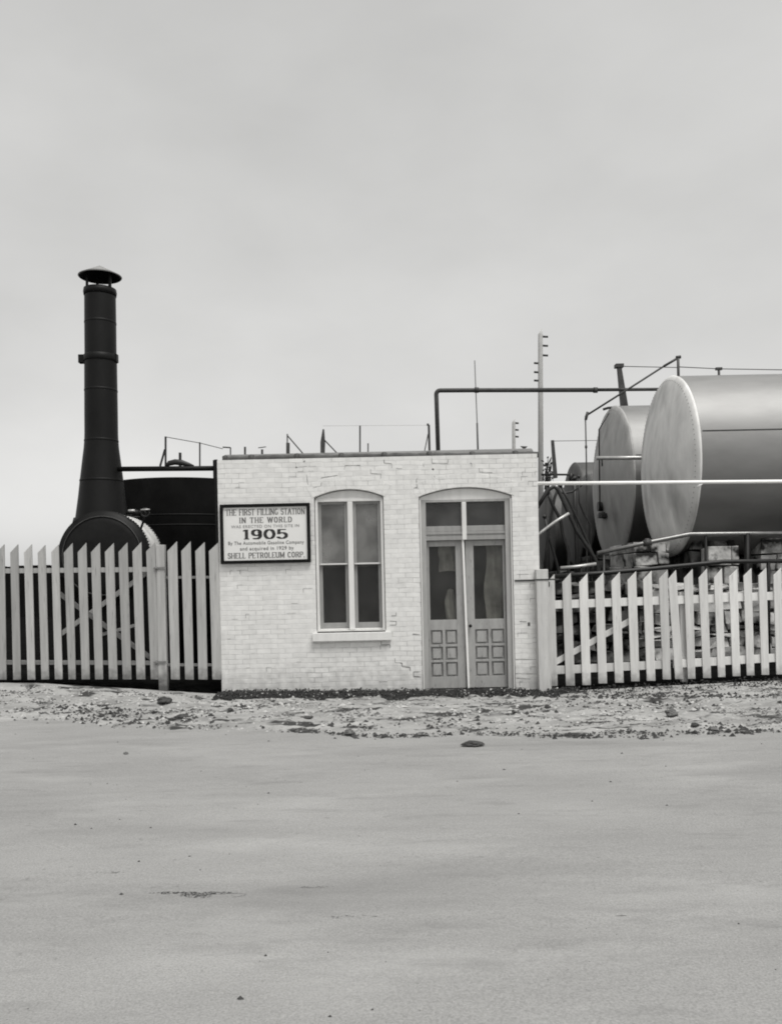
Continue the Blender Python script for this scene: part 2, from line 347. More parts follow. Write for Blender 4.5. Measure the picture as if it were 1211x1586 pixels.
def road_z(x, y): return ROADZ + (rut(x, y) if abs(x) < 9 else 0) + .012 * fbm(x * .5, y * .9, 2) + (.004 * fbm(x * 3, y * 6, 4) if abs(x) < 8 and y > -13 else 0)
ys = [-13.6 + i * .11 for i in range(int(12.6 / .11))]
ys = [-34, -26, -20, -16, -14.5] + ys
sheet('road', axis_coords(-8, 8, .12, 900), ys, road_z, 'road')

# yard behind the building line, its deep shade put into a near-black colour
def yard_z(x, y):
    return gf(x) - .02 + .012 + .03 * fbm(x * 2, y * 2) + min(.0, 0)
yb = []
yx = [-40 + i * .5 for i in range(161)]
yy = [.06 + .0] + [.3 + i * .45 for i in range(100)]
sheet('shade_black_yard', yx, yy, lambda x, y: gf(x) + .03 + (.02 * fbm(x * 2, y * 2) if y > .2 else 0), 'yard')

# oil stain / ruts on the road: thin patches of dark gravel lying on it
def patch(name, cx, cy, rx, ry, n, seed, size):
    random.seed(seed); b = MB()
    for i in range(n):
        a = random.random() * 2 * PI; q = random.random() ** .6
        x = cx + rx * q * math.cos(a); y = cy + ry * q * math.sin(a) + .12 * ry * math.sin(x * 9)
        r = size * random.uniform(.4, 1.3); z = road_z(x, y)
        k = 6; pts = []
        for j in range(k):
            th = 2 * PI * j / k + random.random() * .5; pts.append((x + r * 2.0 * math.cos(th) * random.uniform(.6, 1.2), y + r * .8 * math.sin(th), z + .001))
        b.add(pts + [(x, y, z + r * .22)], [(j, (j + 1) % k, k) for j in range(k)])
    return b.build(name, 'rock' if n > 100 else 'rock_grey')
c = P(318, 1386, 0)
def on_road(px, py):
    v = (CY - py) / F; u = (px - CX) / F
    dz = -u * sa + v * ca
    Z = (ROADZ - CAMZ) / dz
    return ((u * ca + v * sa) * Z, CAMY + Z)
for px, py, rx, ry, n, sd in ((330, 1387, .19, .050, 420, 3), (268, 1384, .13, .018, 110, 4), (545, 1418, .13, .02, 70, 5), (490, 1374, .10, .015, 45, 6), (962, 1417, .03, .006, 20, 7), (170, 1352, .1, .02, 30, 8)):
    x, y = on_road(px, py); o = patch('cinder_patch', x, y, rx, ry, n, sd, .0036)
    tag(o, kind='stuff')

# ------------------------------------------------------------------ the brick office
X0, X1, ZT, YB = -2.575, 2.235, 3.50, 3.6
off = thing('brick_office', (X0, 0, 0), 'small flat-roofed office of white painted brick with one window and double doors', 'building')
WX0, WX1 = P(488.5, 880).x, P(596, 880).x; WZ0, WZS, WZC = P(540, 977).z, P(540, 769.5).z, P(540, 757.5).z
DX0, DX1 = P(651.5, 915).x, P(795.5, 915).x; DZ0, DZS, DZC = -.14, P(720, 768).z, P(720, 754.5).z
def arch_z(x, a, b, zs, zc):
    h = (b - a) / 2; s_ = zc - zs; R = (h * h + s_ * s_) / (2 * s_); c = (a + b) / 2
    return zc - R + math.sqrt(max(0, R * R - (x - c) ** 2))
wb = MB(); T = .30
def quad_y(x0, x1, za0, za1, zb0, zb1, y):   # vertical quad in plane y, bottom za, top zb
    wb.add([(x0, y, za0), (x1, y, za1), (x1, y, zb1), (x0, y, zb0)], [(0, 1, 2, 3)])
ZB = -.35
for y in (0, T):
    quad_y(X0 if y == 0 else X0 + T, WX0, ZB, ZB, ZT, ZT, y); quad_y(WX1, DX0, ZB, ZB, ZT, ZT, y); quad_y(DX1, X1 if y == 0 else X1 - T, ZB, ZB, ZT, ZT, y)
    for (a, b, zs, zc, z0) in ((WX0, WX1, WZS, WZC, WZ0), (DX0, DX1, DZS, DZC, None)):
        n = 16
        for i in range(n):
            xa, xb = a + (b - a) * i / n, a + (b - a) * (i + 1) / n
            quad_y(xa, xb, arch_z(xa, a, b, zs, zc), arch_z(xb, a, b, zs, zc), ZT, ZT, y)
            if z0 is not None: quad_y(xa, xb, ZB, ZB, z0, z0, y)
for (a, b, zs, zc, z0) in ((WX0, WX1, WZS, WZC, WZ0), (DX0, DX1, DZS, DZC, ZB)):
    wb.add([(a, 0, z0), (a, T, z0), (a, T, zs), (a, 0, zs)], [(0, 1, 2, 3)]); wb.add([(b, 0, z0), (b, T, z0), (b, T, zs), (b, 0, zs)], [(3, 2, 1, 0)])
    n = 16
    for i in range(n):
        xa, xb = a + (b - a) * i / n, a + (b - a) * (i + 1) / n; za, zb = arch_z(xa, a, b, zs, zc), arch_z(xb, a, b, zs, zc)
        wb.add([(xa, 0, za), (xb, 0, zb), (xb, T, zb), (xa, T, za)], [(0, 1, 2, 3)])
    if z0 > 0: wb.add([(a, 0, z0), (b, 0, z0), (b, T, z0), (a, T, z0)], [(0, 1, 2, 3)])
# side walls, back wall (outer and inner faces) and the parapet top
wb.add([(X0, 0, ZB), (X0, YB, ZB), (X0, YB, ZT), (X0, 0, ZT)], [(0, 1, 2, 3)]); wb.add([(X1, 0, ZB), (X1, YB, ZB), (X1, YB, ZT), (X1, 0, ZT)], [(3, 2, 1, 0)])
wb.add([(X0, YB, ZB), (X1, YB, ZB), (X1, YB, ZT), (X0, YB, ZT)], [(0, 1, 2, 3)])
wb.add([(X0 + T, T, ZB), (X0 + T, YB - T, ZB), (X0 + T, YB - T, ZT), (X0 + T, T, ZT)], [(0, 1, 2, 3)]); wb.add([(X1 - T, T, ZB), (X1 - T, YB - T, ZB), (X1 - T, YB - T, ZT), (X1 - T, T, ZT)], [(3, 2, 1, 0)])
wb.add([(X0 + T, YB - T, ZB), (X1 - T, YB - T, ZB), (X1 - T, YB - T, ZT), (X0 + T, YB - T, ZT)], [(0, 1, 2, 3)])
wb.add([(X0, 0, ZT), (X1, 0, ZT), (X1 - T, T, ZT), (X0 + T, T, ZT)], [(0, 1, 2, 3)]); wb.add([(X0, YB, ZT), (X1, YB, ZT), (X1 - T, YB - T, ZT), (X0 + T, YB - T, ZT)], [(3, 2, 1, 0)])
wb.add([(X0, 0, ZT), (X0 + T, T, ZT), (X0 + T, YB - T, ZT), (X0, YB, ZT)], [(0, 1, 2, 3)]); wb.add([(X1, 0, ZT), (X1 - T, T, ZT), (X1 - T, YB - T, ZT), (X1, YB, ZT)], [(3, 2, 1, 0)])
# no recalc trouble: build by hand
wall = wb.build('wall', 'brick', off)
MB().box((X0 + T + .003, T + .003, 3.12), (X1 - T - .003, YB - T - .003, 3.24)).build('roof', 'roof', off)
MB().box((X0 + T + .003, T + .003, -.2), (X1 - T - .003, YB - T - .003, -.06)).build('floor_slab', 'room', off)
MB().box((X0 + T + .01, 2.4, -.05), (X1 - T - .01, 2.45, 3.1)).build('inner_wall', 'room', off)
# coping of overlapping round tiles with collars, slightly wavy
cz0, cz1 = P(346, 711).z, P(835, 703.5).z
def copz(px): return lerp_tab([(345, P(345, 711.0).z), (440, P(440, 707.5).z), (500, P(500, 707.6).z), (560, P(560, 706).z), (660, P(660, 704.5).z), (740, P(740, 704.5).z), (835, P(835, 702.5).z)], px)
px_list = [345 + i * 7 for i in range(71)]
MB().tube([(P(p, 706).x, .09, copz(p) + .004 * math.sin(p * .3)) for p in px_list], [.046 + .004 * math.sin(p * 1.7) for p in px_list], 14).build('coping', 'gutter', off)
for p in (347, 388, 459, 528, 595, 665, 732, 799):
    MB().tube([(P(p - 3.4, 706).x, .09, copz(p) + .006), (P(p, 706).x, .09, copz(p) + .010), (P(p + 3.4, 706).x, .09, copz(p) + .006)], [.054, .062, .054], 14).build('coping_collar', 'gutter', off)
# brick-on-end arches (wedge bricks, a few millimetres proud of the wall)
def arch_ring(a, b, zs, zc, h, n, seed):
    random.seed(seed); hh = (b - a) / 2; s_ = zc - zs; R = (hh * hh + s_ * s_) / (2 * s_); c = (a + b) / 2; cz = zc - R; t0 = math.asin(hh / R) * 1.06
    m = MB(); dt = 2 * t0 / n
    for i in range(n):
        g = .0016 / R * (1 if random.random() < .7 else 2.0)
        ta, tb = -t0 + i * dt + g, -t0 + (i + 1) * dt - g
        r0, r1 = R + .004, R + h + random.uniform(-.006, .006)
        pts = [(c + r * math.sin(t), cz + r * math.cos(t)) for r, t in ((r0, ta), (r0, tb), (r1, tb), (r1, ta))]
        m.prism(pts, -.002 - random.random() * .003, .01)
    return m
arch_ring(WX0, WX1, WZS, WZC, .205, 15, 1).build('window_arch', 'brick', off, .002)
arch_ring(DX0, DX1, DZS, DZC, .205, 19, 2).build('door_arch', 'brick', off, .002)
# open joints where mortar has gone
ck = MB()
def crack(pts, wpx=1.0):
    for (a, b), (c, e) in zip(pts, pts[1:]):
        p, q = P(a, b), P(c, e); dx = (q - p); ln = dx.length; k = max(1, int(ln / .05))
        for i in range(k):
            u0, u1 = p + dx * (i / k), p + dx * ((i + .96) / k); wd = L(wpx) * random.uniform(.55, 1.15)
            t = dx.normalized(); nrm = Vector((-t.z, 0, t.x)) * wd / 2
            y = -.0025 - .0007 * (len(ck.v) % 3)
            ck.add([Vector((v.x, y, v.z)) for v in (u0 - nrm, u1 - nrm, u1 + nrm, u0 + nrm)], [(0, 1, 2, 3)])
def z4(*pp): return [(330 + x / 3.784, 860 + y / 3.784) for x, y in pp]
def z3(*pp): return [(330 + x / 4.037, 640 + y / 4.037) for x, y in pp]
def z5(*pp): return [(620 + x / 5.046, 680 + y / 5.046) for x, y in pp]
def z6(*pp): return [(620 + x / 4.658, 880 + y / 4.658) for x, y in pp]
for c in (z4((985, 505), (985, 525), (1037, 525), (1037, 545)), z4((1065, 605), (1067, 630), (1108, 632), (1108, 655), (1155, 658), (1155, 682)),
          z4((1175, 710), (1175, 685), (1205, 685)), z4((1175, 710), (1208, 712)), z4((1035, 410), (1073, 410), (1073, 388), (1035, 386)),
          z4((1045, 355), (1072, 355), (1072, 335)), z4((1168, 465), (1205, 465)), z4((972, 742), (1022, 742)),
          z3((605, 470), (675, 455), (678, 430)), z3((675, 405), (700, 400), (780, 388)), z3((820, 352), (825, 327), (922, 325)), z3((985, 350), (985, 377), (1050, 380), (1047, 410)),
          z3((1068, 290), (1070, 312), (1115, 315), (1118, 343)), z3((1145, 345), (1182, 347)), z3((585, 385), (590, 430), (603, 468)),
          z5((120, 380), (105, 384)), z5((128, 375), (125, 315), (133, 308)), z5((245, 150), (247, 188), (370, 190), (372, 162)), z5((180, 190), (182, 222)),
          z5((545, 188), (556, 190), (557, 216)), z5((815, 352), (832, 362)), z5((265, 285), (285, 380)), z5((615, 228), (618, 258), (720, 262)),
          z6((860, 385), (910, 388)), z6((830, 660), (980, 660)), z6((830, 762), (985, 764)), z6((836, 795), (940, 800)), z6((90, 475), (140, 480)), z6((0, 685), (10, 690), (14, 708), (65, 715), (72, 745)),
          z6((95, 785), (95, 748), (150, 748)), z6((95, 785), (150, 786))):
    crack(c, .8)
for c in (z3((515, 338), (527, 338)), z3((568, 298), (574, 303)), z3((1035, 452), (1055, 457)), z5((248, 232), (262, 240)), z5((120, 382), (132, 378))): crack(c, 2.2)
crack(z6((918, 405), (936, 405)), 7)
random.seed(5)
for i in range(50):                         # scattered short open joints following the courses
    x = random.choice((random.uniform(348, 480), random.uniform(345, 830), random.uniform(800, 830)))
    y = random.choice((random.uniform(716, 770), random.uniform(880, 1060), random.uniform(716, 1060)))
    if 483 < x < 608 and 750 < y < 995 or 640 < x < 800 and y > 745 or x < 484 and 775 < y < 880: continue
    p = P(x, y); z = round(p.z / .0735) * .0735; q = P(x, y); yy_ = CY - ((z - CAMZ) / L(1)) - (x - CX) * math.tan(ROLL)
    ln = random.uniform(4, 16)
    crack([(x, yy_), (x + ln, yy_ - ln * .021)], .42)
    if random.random() < .4: crack([(x, yy_), (x + .1, yy_ + 6.5)], .5)
M['crack'] = mat('open_joint_dirt', .12, .9, var=.4, scale=8)
ck.build('open_joint', 'crack', off)['kind'] = 'stuff'

def xz(a, b, c, e): # rectangle px -> (x0, z0, x1, z1) using mid lines
    return P(a, (b + e) / 2).x, P((a + c) / 2, e).z, P(c, (b + e) / 2).x, P((a + c) / 2, b).z
def frame_rect(m, x0, z0, x1, z1, t, ya, yb, tb=None, tt=None):
    tb = t if tb is None else tb; tt = t if tt is None else tt
    m.box((x0, ya, z0), (x0 + t, yb, z1)); m.box((x1 - t, ya, z0), (x1, yb, z1)); m.box((x0 + t, ya, z0), (x1 - t, yb, z0 + tb)); m.box((x0 + t, ya, z1 - tt), (x1 - t, yb, z1))
def tympanum(a, b, zs, zc, zbot, y0, y1, inset=.012):
    n = 16; pts = [(a + inset, zbot), (b - inset, zbot)]
    for i in range(n, -1, -1):
        x = a + inset + (b - a - 2 * inset) * i / n; pts.append((x, max(zbot + .01, arch_z(x, a, b, zs, zc) - inset)))
    return MB().prism(pts, y0, y1)
# window
win_m = MB(); fx0, fx1 = WX0 + .010, WX1 - .010
zh = P(542, 773).z
win = win_m
win.box((fx0, .035, WZ0 + .002), (fx0 + .04, .26, zh)); win.box((fx1 - .04, .035, WZ0 + .002), (fx1, .26, zh)); win.box((fx0 + .04, .05, zh - .03), (fx1 - .04, .26, zh)); win.box((fx0 + .04, .09, WZ0 + .002), (fx1 - .04, .26, WZ0 + .03))
window = win.build('window', 'paint', off, .003)
tympanum(WX0, WX1, WZS, WZC, zh + .002, .07, .25).build('arch_panel', 'paint', window)
MB().box((WX0 + .02, .055, zh - .022), (WX1 - .02, .0695, zh + .022)).build('head_moulding', 'paint', window, .004)
mx = P(543.5, 880).x
MB().box((mx - .042, .045, WZ0 + .004), (mx + .042, .2, zh - .031)).build('mullion', 'paint', window, .012)
sx0, sz0, sx1, sz1 = xz(484.5, 979.5, 606, 992.5)
MB().box((sx0, -.07, sz0), (sx1, -.0, sz1)).box((WX0 + .004, .0, sz0 + .02), (WX1 - .004, .28, WZ0 - .001)).build('sill', 'paint', window, .006)
zm = P(542, 873.5).z
for (a, b) in ((fx0 + .041, mx - .043), (mx + .043, fx1 - .041)):
    m = MB(); frame_rect(m, a, zm - .012, b, zh - .032, .045, .095, .125, .03, .035); s1 = m.build('sash', 'paint_sash', window, .003)
    MB().box((a + .046, .108, zm + .0185), (b - .046, .112, zh - .068)).build('pane', 'glass_up', s1)
    m = MB(); frame_rect(m, a, WZ0 + .032, b, zm + .018, .048, .13, .165, .085, .03); s2 = m.build('sash', 'paint_sash', window, .003)
    MB().box((a + .049, .145, WZ0 + .1175), (b - .049, .149, zm - .0125)).build('pane', 'glass', s2)
    MB().box((a + .01, .085, zm - .004), (b - .01, .094, zm + .014)).build('meeting_rail', 'paint', s1)
MB().box((fx0 + .02, .29, zm - .04), (fx1 - .02, .298, zh)).build('roller_blind', 'blind', window)

# double door
dmx_t, dmx_b = P(716, 770).x, P(727, 1066).x; dmx = (dmx_t + dmx_b) / 2
ztop = P(720, 773).z; DB = P(725, 1067).z
fr = MB(); jx0, jx1 = DX0 + .008, DX1 - .008
for a, b in ((jx0, jx0 + .018), (jx1 - .018, jx1)): fr.box((a, .012, DB - .05), (b, .10, ztop))
door_frame = fr.build('door_frame', 'paint', off, .003)
j2 = MB()
j2.box((jx0 + .018, .05, DB - .05), (jx0 + .095, .2, ztop)); j2.box((jx1 - .095, .05, DB - .05), (jx1 - .018, .2, ztop)); j2.box((jx0 + .095, .05, ztop - .035), (jx1 - .095, .2, ztop))
j2.build('jamb', mat('door_jamb_paint', .34, .6, var=.12, scale=3, stretch=(5, 5, 1)), door_frame, .003)
tympanum(DX0, DX1, DZS, DZC, ztop + .002, .06, .22).build('arch_panel', 'paint', door_frame)
ia, ib = jx0 + .095, jx1 - .095
zt0, zt1 = P(720, 836).z, P(720, 815).z     # transom bar
for (a, b) in ((ia, dmx - .035), (dmx + .035, ib)):
    MB().box((a, .06, zt0), (b, .2, zt0 + .06)).box((a, .075, zt0 + .062), (b, .2, zt0 + .085)).box((a, .066, zt0 + .087), (b, .2, zt0 + .13)).box((a, .08, zt0 + .132), (b, .2, zt1 + .012)).build('transom_bar', 'paint_sash', door_frame, .004)
    tr = MB().box((a + .004, .119, zt1 + .013), (b - .004, .123, ztop - .037)).build('transom_pane', 'glass_mid', door_frame)
MB().box((dmx - .035, .045, zt0 + .0), (dmx + .035, .2, ztop - .036)).build('mullion', 'paint', door_frame, .01)
MB().box((ia, .02, DB - .12), (ib, .25, DB - .012)).build('threshold', 'stone_dark', door_frame, .01)
DL = {0: (ia + .004, dmx - .012), 1: (dmx + .012, ib - .004)}
doors = []
for k in (0, 1):
    a, b = DL[k]; z0, z1 = DB + .0, zt0 - .004; st = .05; stm = .105
    la, lb = (st * .3, stm) if k == 0 else (stm, st * .3)
    pa, pb = a + la + .02, b - lb - .02
    m = MB(); zl = P(720, 960).z                # lock rail top
    m.box((a, .12, z0), (pa, .165, z1)); m.box((pb, .12, z0), (b, .165, z1)); m.box((pa, .12, z1 - .085), (pb, .165, z1))
    zr0 = P(720, 976).z; m.box((pa, .12, zr0), (pb, .165, zl))
    zbt = P(720, 1049).z; m.box((pa, .12, z0), (pb, .165, zbt))
    rows = 3; rh = (zr0 - zbt) / rows; mid = (pa + pb) / 2
    m.box((mid - .022, .12, zbt), (mid + .022, .165, zr0))
    for r in (1, 2):
        z = zbt + rh * r; m.box((pa, .12, z - .018), (mid - .022, .165, z + .018)); m.box((mid + .022, .12, z - .018), (pb, .165, z + .018))
    dr = m.build('door', 'paint_door', off, .003); doors.append(dr)
    for r in range(3):
        zz0 = zbt + rh * r + (.018 if r else 0); zz1 = zbt + rh * (r + 1) - (.018 if r < 2 else 0)
        for c0, c1 in ((pa, mid - .022), (mid + .022, pb)):
            pm = MB(); pm.box((c0 + .001, .158, zz0 + .001), (c1 - .001, .164, zz1 - .001)); pm.box((c0 + .026, .126, zz0 + .026), (c1 - .026, .1575, zz1 - .026)); pm.build('door_panel', 'paint_door', dr, .008)
    MB().box((pa, .140, zl), (pb, .144, z1 - .085)).build('pane', 'glass_door', dr)
hx = DL[1][0] + .05; hz = P(728, 970).z
MB().tube([(hx, .12, hz), (hx, .075, hz), (hx, .07, hz)], [.012, .012, .012], 10).lathe([(.004, -.03), (.022, -.024), (.026, -.012), (.018, 0)], (hx, .072, hz), 'y', 14).build('handle', 'iron', doors[1])
MB().bar((dmx_t, .092, zt0 + .01), (dmx_b - .005, .085, DB - .005), .034, .05, (0, 1, 0)).build('astragal', mat('bright_white_paint', .8, .5, var=.04), door_frame, .012)
# cloths hanging inside the door glass
def cloth(cx, z0, z1, hw, taper, y, seed):
    random.seed(seed); m = MB(); nx, nz_ = 10, 14; vs = []
    for j in range(nz_ + 1):
        t = j / nz_; wdt = hw * (1 - taper * abs(t - .35)) * (1 + .12 * math.sin(t * 9 + seed))
        for i in range(nx + 1):
            u = i / nx * 2 - 1; vs.append((cx + u * wdt + .012 * math.sin(t * 4 + seed), y + .02 * math.sin(u * 6 + t * 2 + seed), z0 + (z1 - z0) * t - .02 * u * u))
    m.add(vs, [(j * (nx + 1) + i, j * (nx + 1) + i + 1, (j + 1) * (nx + 1) + i + 1, (j + 1) * (nx + 1) + i) for j in range(nz_) for i in range(nx)], True)
    return m
cl = cloth(P(694, 860).x, P(690, 884).z, P(690, 838).z, .15, .5, .2, 1).build('hanging_cloth', 'curtain'); tag(cl, 'pale cloth hanging high behind the left door glass', 'cloth')
cl = cloth(P(768, 900).x, P(766, 962).z, P(766, 838).z, .14, .15, .24, 4).build('hanging_cloth', 'curtain'); tag(cl, 'long pale curtain hanging behind the right door glass', 'curtain')
cl = cloth(P(700, 938).x, P(702, 964).z, P(702, 912).z, .10, .8, .21, 8).build('hanging_cloth', 'curtain'); tag(cl, 'small pale cloth low behind the left door glass', 'cloth')

# ------------------------------------------------------------------ the sign
sgx0, sgz0, sgx1, sgz1 = xz(342, 780.5, 481, 872.5)
sign = thing('sign', ((sgx0 + sgx1) / 2, -.03, sgz0), 'white lettered signboard in a black frame about the first filling station, on the brick wall', 'sign')
SK = .012
def sk(v):     # the board hangs very slightly out of level
    return Vector((v[0], v[1], v[2] + (v[0] - sgx0) * .004))
m = MB(); fw = .048; frame_rect(m, sgx0, sgz0, sgx1, sgz1, fw, -.06, -.004); m.build('frame', 'black', sign, .006)
bd = MB().box((sgx0 + fw - .002, -.034, sgz0 + fw - .002), (sgx1 - fw + .002, -.006, sgz1 - fw + .002)).build('board', 'signboard', sign)
def arc(cx, cy, rx, ry, a0, a1, n=10): return [(cx + rx * math.cos(rad(a0 + (a1 - a0) * i / n)), cy + ry * math.sin(rad(a0 + (a1 - a0) * i / n))) for i in range(n + 1)]
# letters as broad-nib strokes: (advance width, strokes, serif spots)
G = {
 'T': (.62, [[(0, 1), (.62, 1)], [(.31, 1), (.31, 0)]], [(.31, 0)], [(0, 1), (.62, 1)]),
 'H': (.66, [[(.08, 0), (.08, 1)], [(.58, 0), (.58, 1)], [(.08, .5), (.58, .5)]], [(.08, 0), (.08, 1), (.58, 0), (.58, 1)], []),
 'E': (.56, [[(.08, 0), (.08, 1)], [(.04, 1), (.54, 1)], [(.08, .5), (.42, .5)], [(.04, 0), (.54, 0)]], [], [(.54, 1), (.54, 0)]),
 'F': (.54, [[(.08, 0), (.08, 1)], [(.04, 1), (.52, 1)], [(.08, .5), (.42, .5)]], [(.08, 0)], [(.52, 1)]),
 'I': (.2, [[(.1, 0), (.1, 1)]], [(.1, 0), (.1, 1)], []),
 'R': (.64, [[(.08, 0), (.08, 1)], [(.06, 1), (.3, 1)] + arc(.3, .75, .24, .25, 90, -90) + [(.08, .5)], [(.32, .5), (.58, 0)]], [(.08, 0)], []),
 'P': (.58, [[(.08, 0), (.08, 1)], [(.06, 1), (.3, 1)] + arc(.3, .74, .24, .26, 90, -90) + [(.08, .48)]], [(.08, 0)], []),
 'S': (.52, [arc(.27, .75, .2, .25, 30, 250) + arc(.27, .25, .21, .26, 70, -150)], [], [(.45, .9), (.07, .1)]),
 'L': (.52, [[(.08, 0), (.08, 1)], [(.04, 0), (.5, 0)]], [(.08, 1)], [(.5, 0)]),
 'N': (.68, [[(.08, 0), (.08, 1)], [(.08, 1), (.6, 0)], [(.6, 0), (.6, 1)]], [(.08, 0), (.6, 1), (.08, 1)], []),
 'G': (.64, [arc(.33, .5, .26, .5, 50, 310), [(.56, .4), (.56, .08)], [(.4, .42), (.6, .42)]], [], []),
 'A': (.66, [[(.04, 0), (.33, 1)], [(.33, 1), (.62, 0)], [(.15, .35), (.51, .35)]], [(.04, 0), (.62, 0)], []),
 'O': (.66, [arc(.33, .5, .25, .5, 0, 360, 20)], [], []),
 'W': (.92, [[(.04, 1), (.25, 0)], [(.25, 0), (.46, 1)], [(.46, 1), (.67, 0)], [(.67, 0), (.88, 1)]], [(.04, 1), (.88, 1)], []),
 'D': (.64, [[(.08, 0), (.08, 1)], [(.06, 1), (.25, 1)] + arc(.25, .5, .32, .5, 90, -90, 14) + [(.06, 0)]], [], []),
 'U': (.66, [[(.08, 1), (.08, .3)] + arc(.33, .28, .25, .28, 180, 360) + [(.58, 1)]], [(.08, 1), (.58, 1)], []),
 'M': (.82, [[(.08, 0), (.08, 1)], [(.08, 1), (.41, .1)], [(.41, .1), (.74, 1)], [(.74, 1), (.74, 0)]], [(.08, 0), (.74, 0), (.08, 1), (.74, 1)], []),
 'C': (.6, [arc(.33, .5, .26, .5, 45, 315)], [], [(.52, .85)]),
 '.': (.16, [[(.08, 0), (.08, .07)]], [], []), ' ': (.34, [], [], []),
 '1': (.5, [[(.27, 0), (.27, 1)], [(.12, .9), (.27, 1)]], [(.27, 0)], []),
 '9': (.84, [arc(.42, .68, .3, .32, 0, 360, 20), arc(.40, .42, .32, .42, 45, -120, 14)], [], []),
 '0': (.9, [arc(.45, .5, .34, .5, 0, 360, 22)], [], []),
 '5': (.82, [[(.14, .98), (.70, .98)], [(.16, .98), (.14, .52)], [(.14, .52)] + arc(.38, .32, .34, .32, 130, -150, 16)], [], []),
}
def nib_text(txt, x0, x1, z0, z1, nib, thin, name, m, gap=.12, y=-.0365, serif=.1):
    adv = sum(G[c][0] for c in txt) + gap * (len(txt) - 1); sx = (x1 - x0) / adv; sz = z1 - z0; b = MB(); x = 0; hn = nib / 2; k = 0
    for c in txt:
        wd, st, se, tick = G[c]
        for line in st:
            for (a, e), (f, g) in zip(line, line[1:]):
                p = (x0 + (x + a) * sx, z0 + e * sz); q = (x0 + (x + f) * sx, z0 + g * sz)
                if p[1] > q[1]: p, q = q, p
                h = hn; t = thin / 2
                if q[0] >= p[0]: pts = [(p[0] - h, p[1] - t), (p[0] + h, p[1] - t), (q[0] + h, q[1] - t), (q[0] + h, q[1] + t), (q[0] - h, q[1] + t), (p[0] - h, p[1] + t)]
                else: pts = [(p[0] - h, p[1] - t), (p[0] + h, p[1] - t), (p[0] + h, p[1] + t), (q[0] + h, q[1] + t), (q[0] - h, q[1] + t), (q[0] - h, q[1] - t)]
                if abs(p[1] - q[1]) < 1e-6: 
                    xa, xb = min(p[0], q[0]), max(p[0], q[0]); pts = [(xa, p[1] - t), (xb, p[1] - t), (xb, p[1] + t), (xa, p[1] + t)]
                k += 1; b.prism(pts, y - .0001 * (k % 7), y + .004)
        for (a, e) in se:
            k += 1; cx = x0 + (x + a) * sx; cz = z0 + e * sz; b.box((cx - hn - serif * sz * .5, y - .0001 * (k % 7), cz - thin / 2), (cx + hn + serif * sz * .5, y + .004, cz + thin / 2))
        for (a, e) in tick:
            k += 1; cx = x0 + (x + a) * sx; cz = z0 + e * sz; b.box((cx - thin / 2, y - .0001 * (k % 7), cz - sz * (.18 if e > .5 else 0)), (cx + thin / 2, y + .004, cz + sz * (0 if e > .5 else .18)))
        x += wd + gap
    return b.build(name, m, bd)
def R4(a, b, c, e): return P(a, 830).x, P(c, 830).x, sgz0 + (872.5 - e) * L(1), sgz0 + (872.5 - b) * L(1)
x0_, x1_, z0_, z1_ = R4(351, 788.5, 473, 797.5); nib_text('THE FIRST FILLING STATION', x0_, x1_, z0_, z1_, .013, .006, 'lettering', 'ink_soft', .13)
x0_, x1_, z0_, z1_ = R4(372, 801.5, 453, 809.5); nib_text('IN THE WORLD', x0_, x1_, z0_, z1_, .015, .006, 'lettering', 'ink_soft', .2)
x0_, x1_, z0_, z1_ = R4(377, 820.5, 446, 834.5); nib_text('1905', x0_, x1_, z0_, z1_, .048, .012, 'lettering', 'ink', .12, serif=.22)
x0_, x1_, z0_, z1_ = R4(353, 856, 471.5, 864); nib_text('SHELL PETROLEUM CORP.', x0_, x1_, z0_, z1_, .014, .006, 'lettering', 'ink_soft', .13)
def font_text(txt, x0, x1, z0, z1, name, m, y=-.0365):
    cu = bpy.data.curves.new(name, 'FONT'); cu.body = txt; cu.size = 1; cu.extrude = 0; cu.space_character = 1.12; cu.offset = .012
    to = bpy.data.objects.new('tmp', cu); COL.objects.link(to); bpy.context.view_layer.update()
    me = bpy.data.meshes.new_from_object(to.evaluated_get(bpy.context.evaluated_depsgraph_get()))
    bpy.data.objects.remove(to)
    xs_ = [v.co.x for v in me.vertices]; zs_ = [v.co.y for v in me.vertices]; ax, bx = min(xs_), max(xs_); az, bz = min(zs_), max(zs_)
    b = MB(); b.v = [Vector((x0 + (v.co.x - ax) / (bx - ax) * (x1 - x0), y, z0 + (v.co.y - az) / (bz - az) * (z1 - z0))) for v in me.vertices]
    b.f = [list(p.vertices) for p in me.polygons]; b.sm = [False] * len(b.f); bpy.data.meshes.remove(me)
    return b.build(name, m, bd)
x0_, x1_, z0_, z1_ = R4(359, 813, 464, 817.5); font_text('WAS ERECTED ON THIS SITE IN', x0_, x1_, z0_, z1_, 'lettering', 'ink_pale')
x0_, x1_, z0_, z1_ = R4(354, 838, 471, 845); font_text('By The Automobile Gasoline Company', x0_, x1_, z0_, z1_, 'lettering', 'ink_soft')
x0_, x1_, z0_, z1_ = R4(372, 846.5, 455, 854); font_text('and acquired in 1929 by', x0_, x1_, z0_, z1_, 'lettering', 'ink_soft')

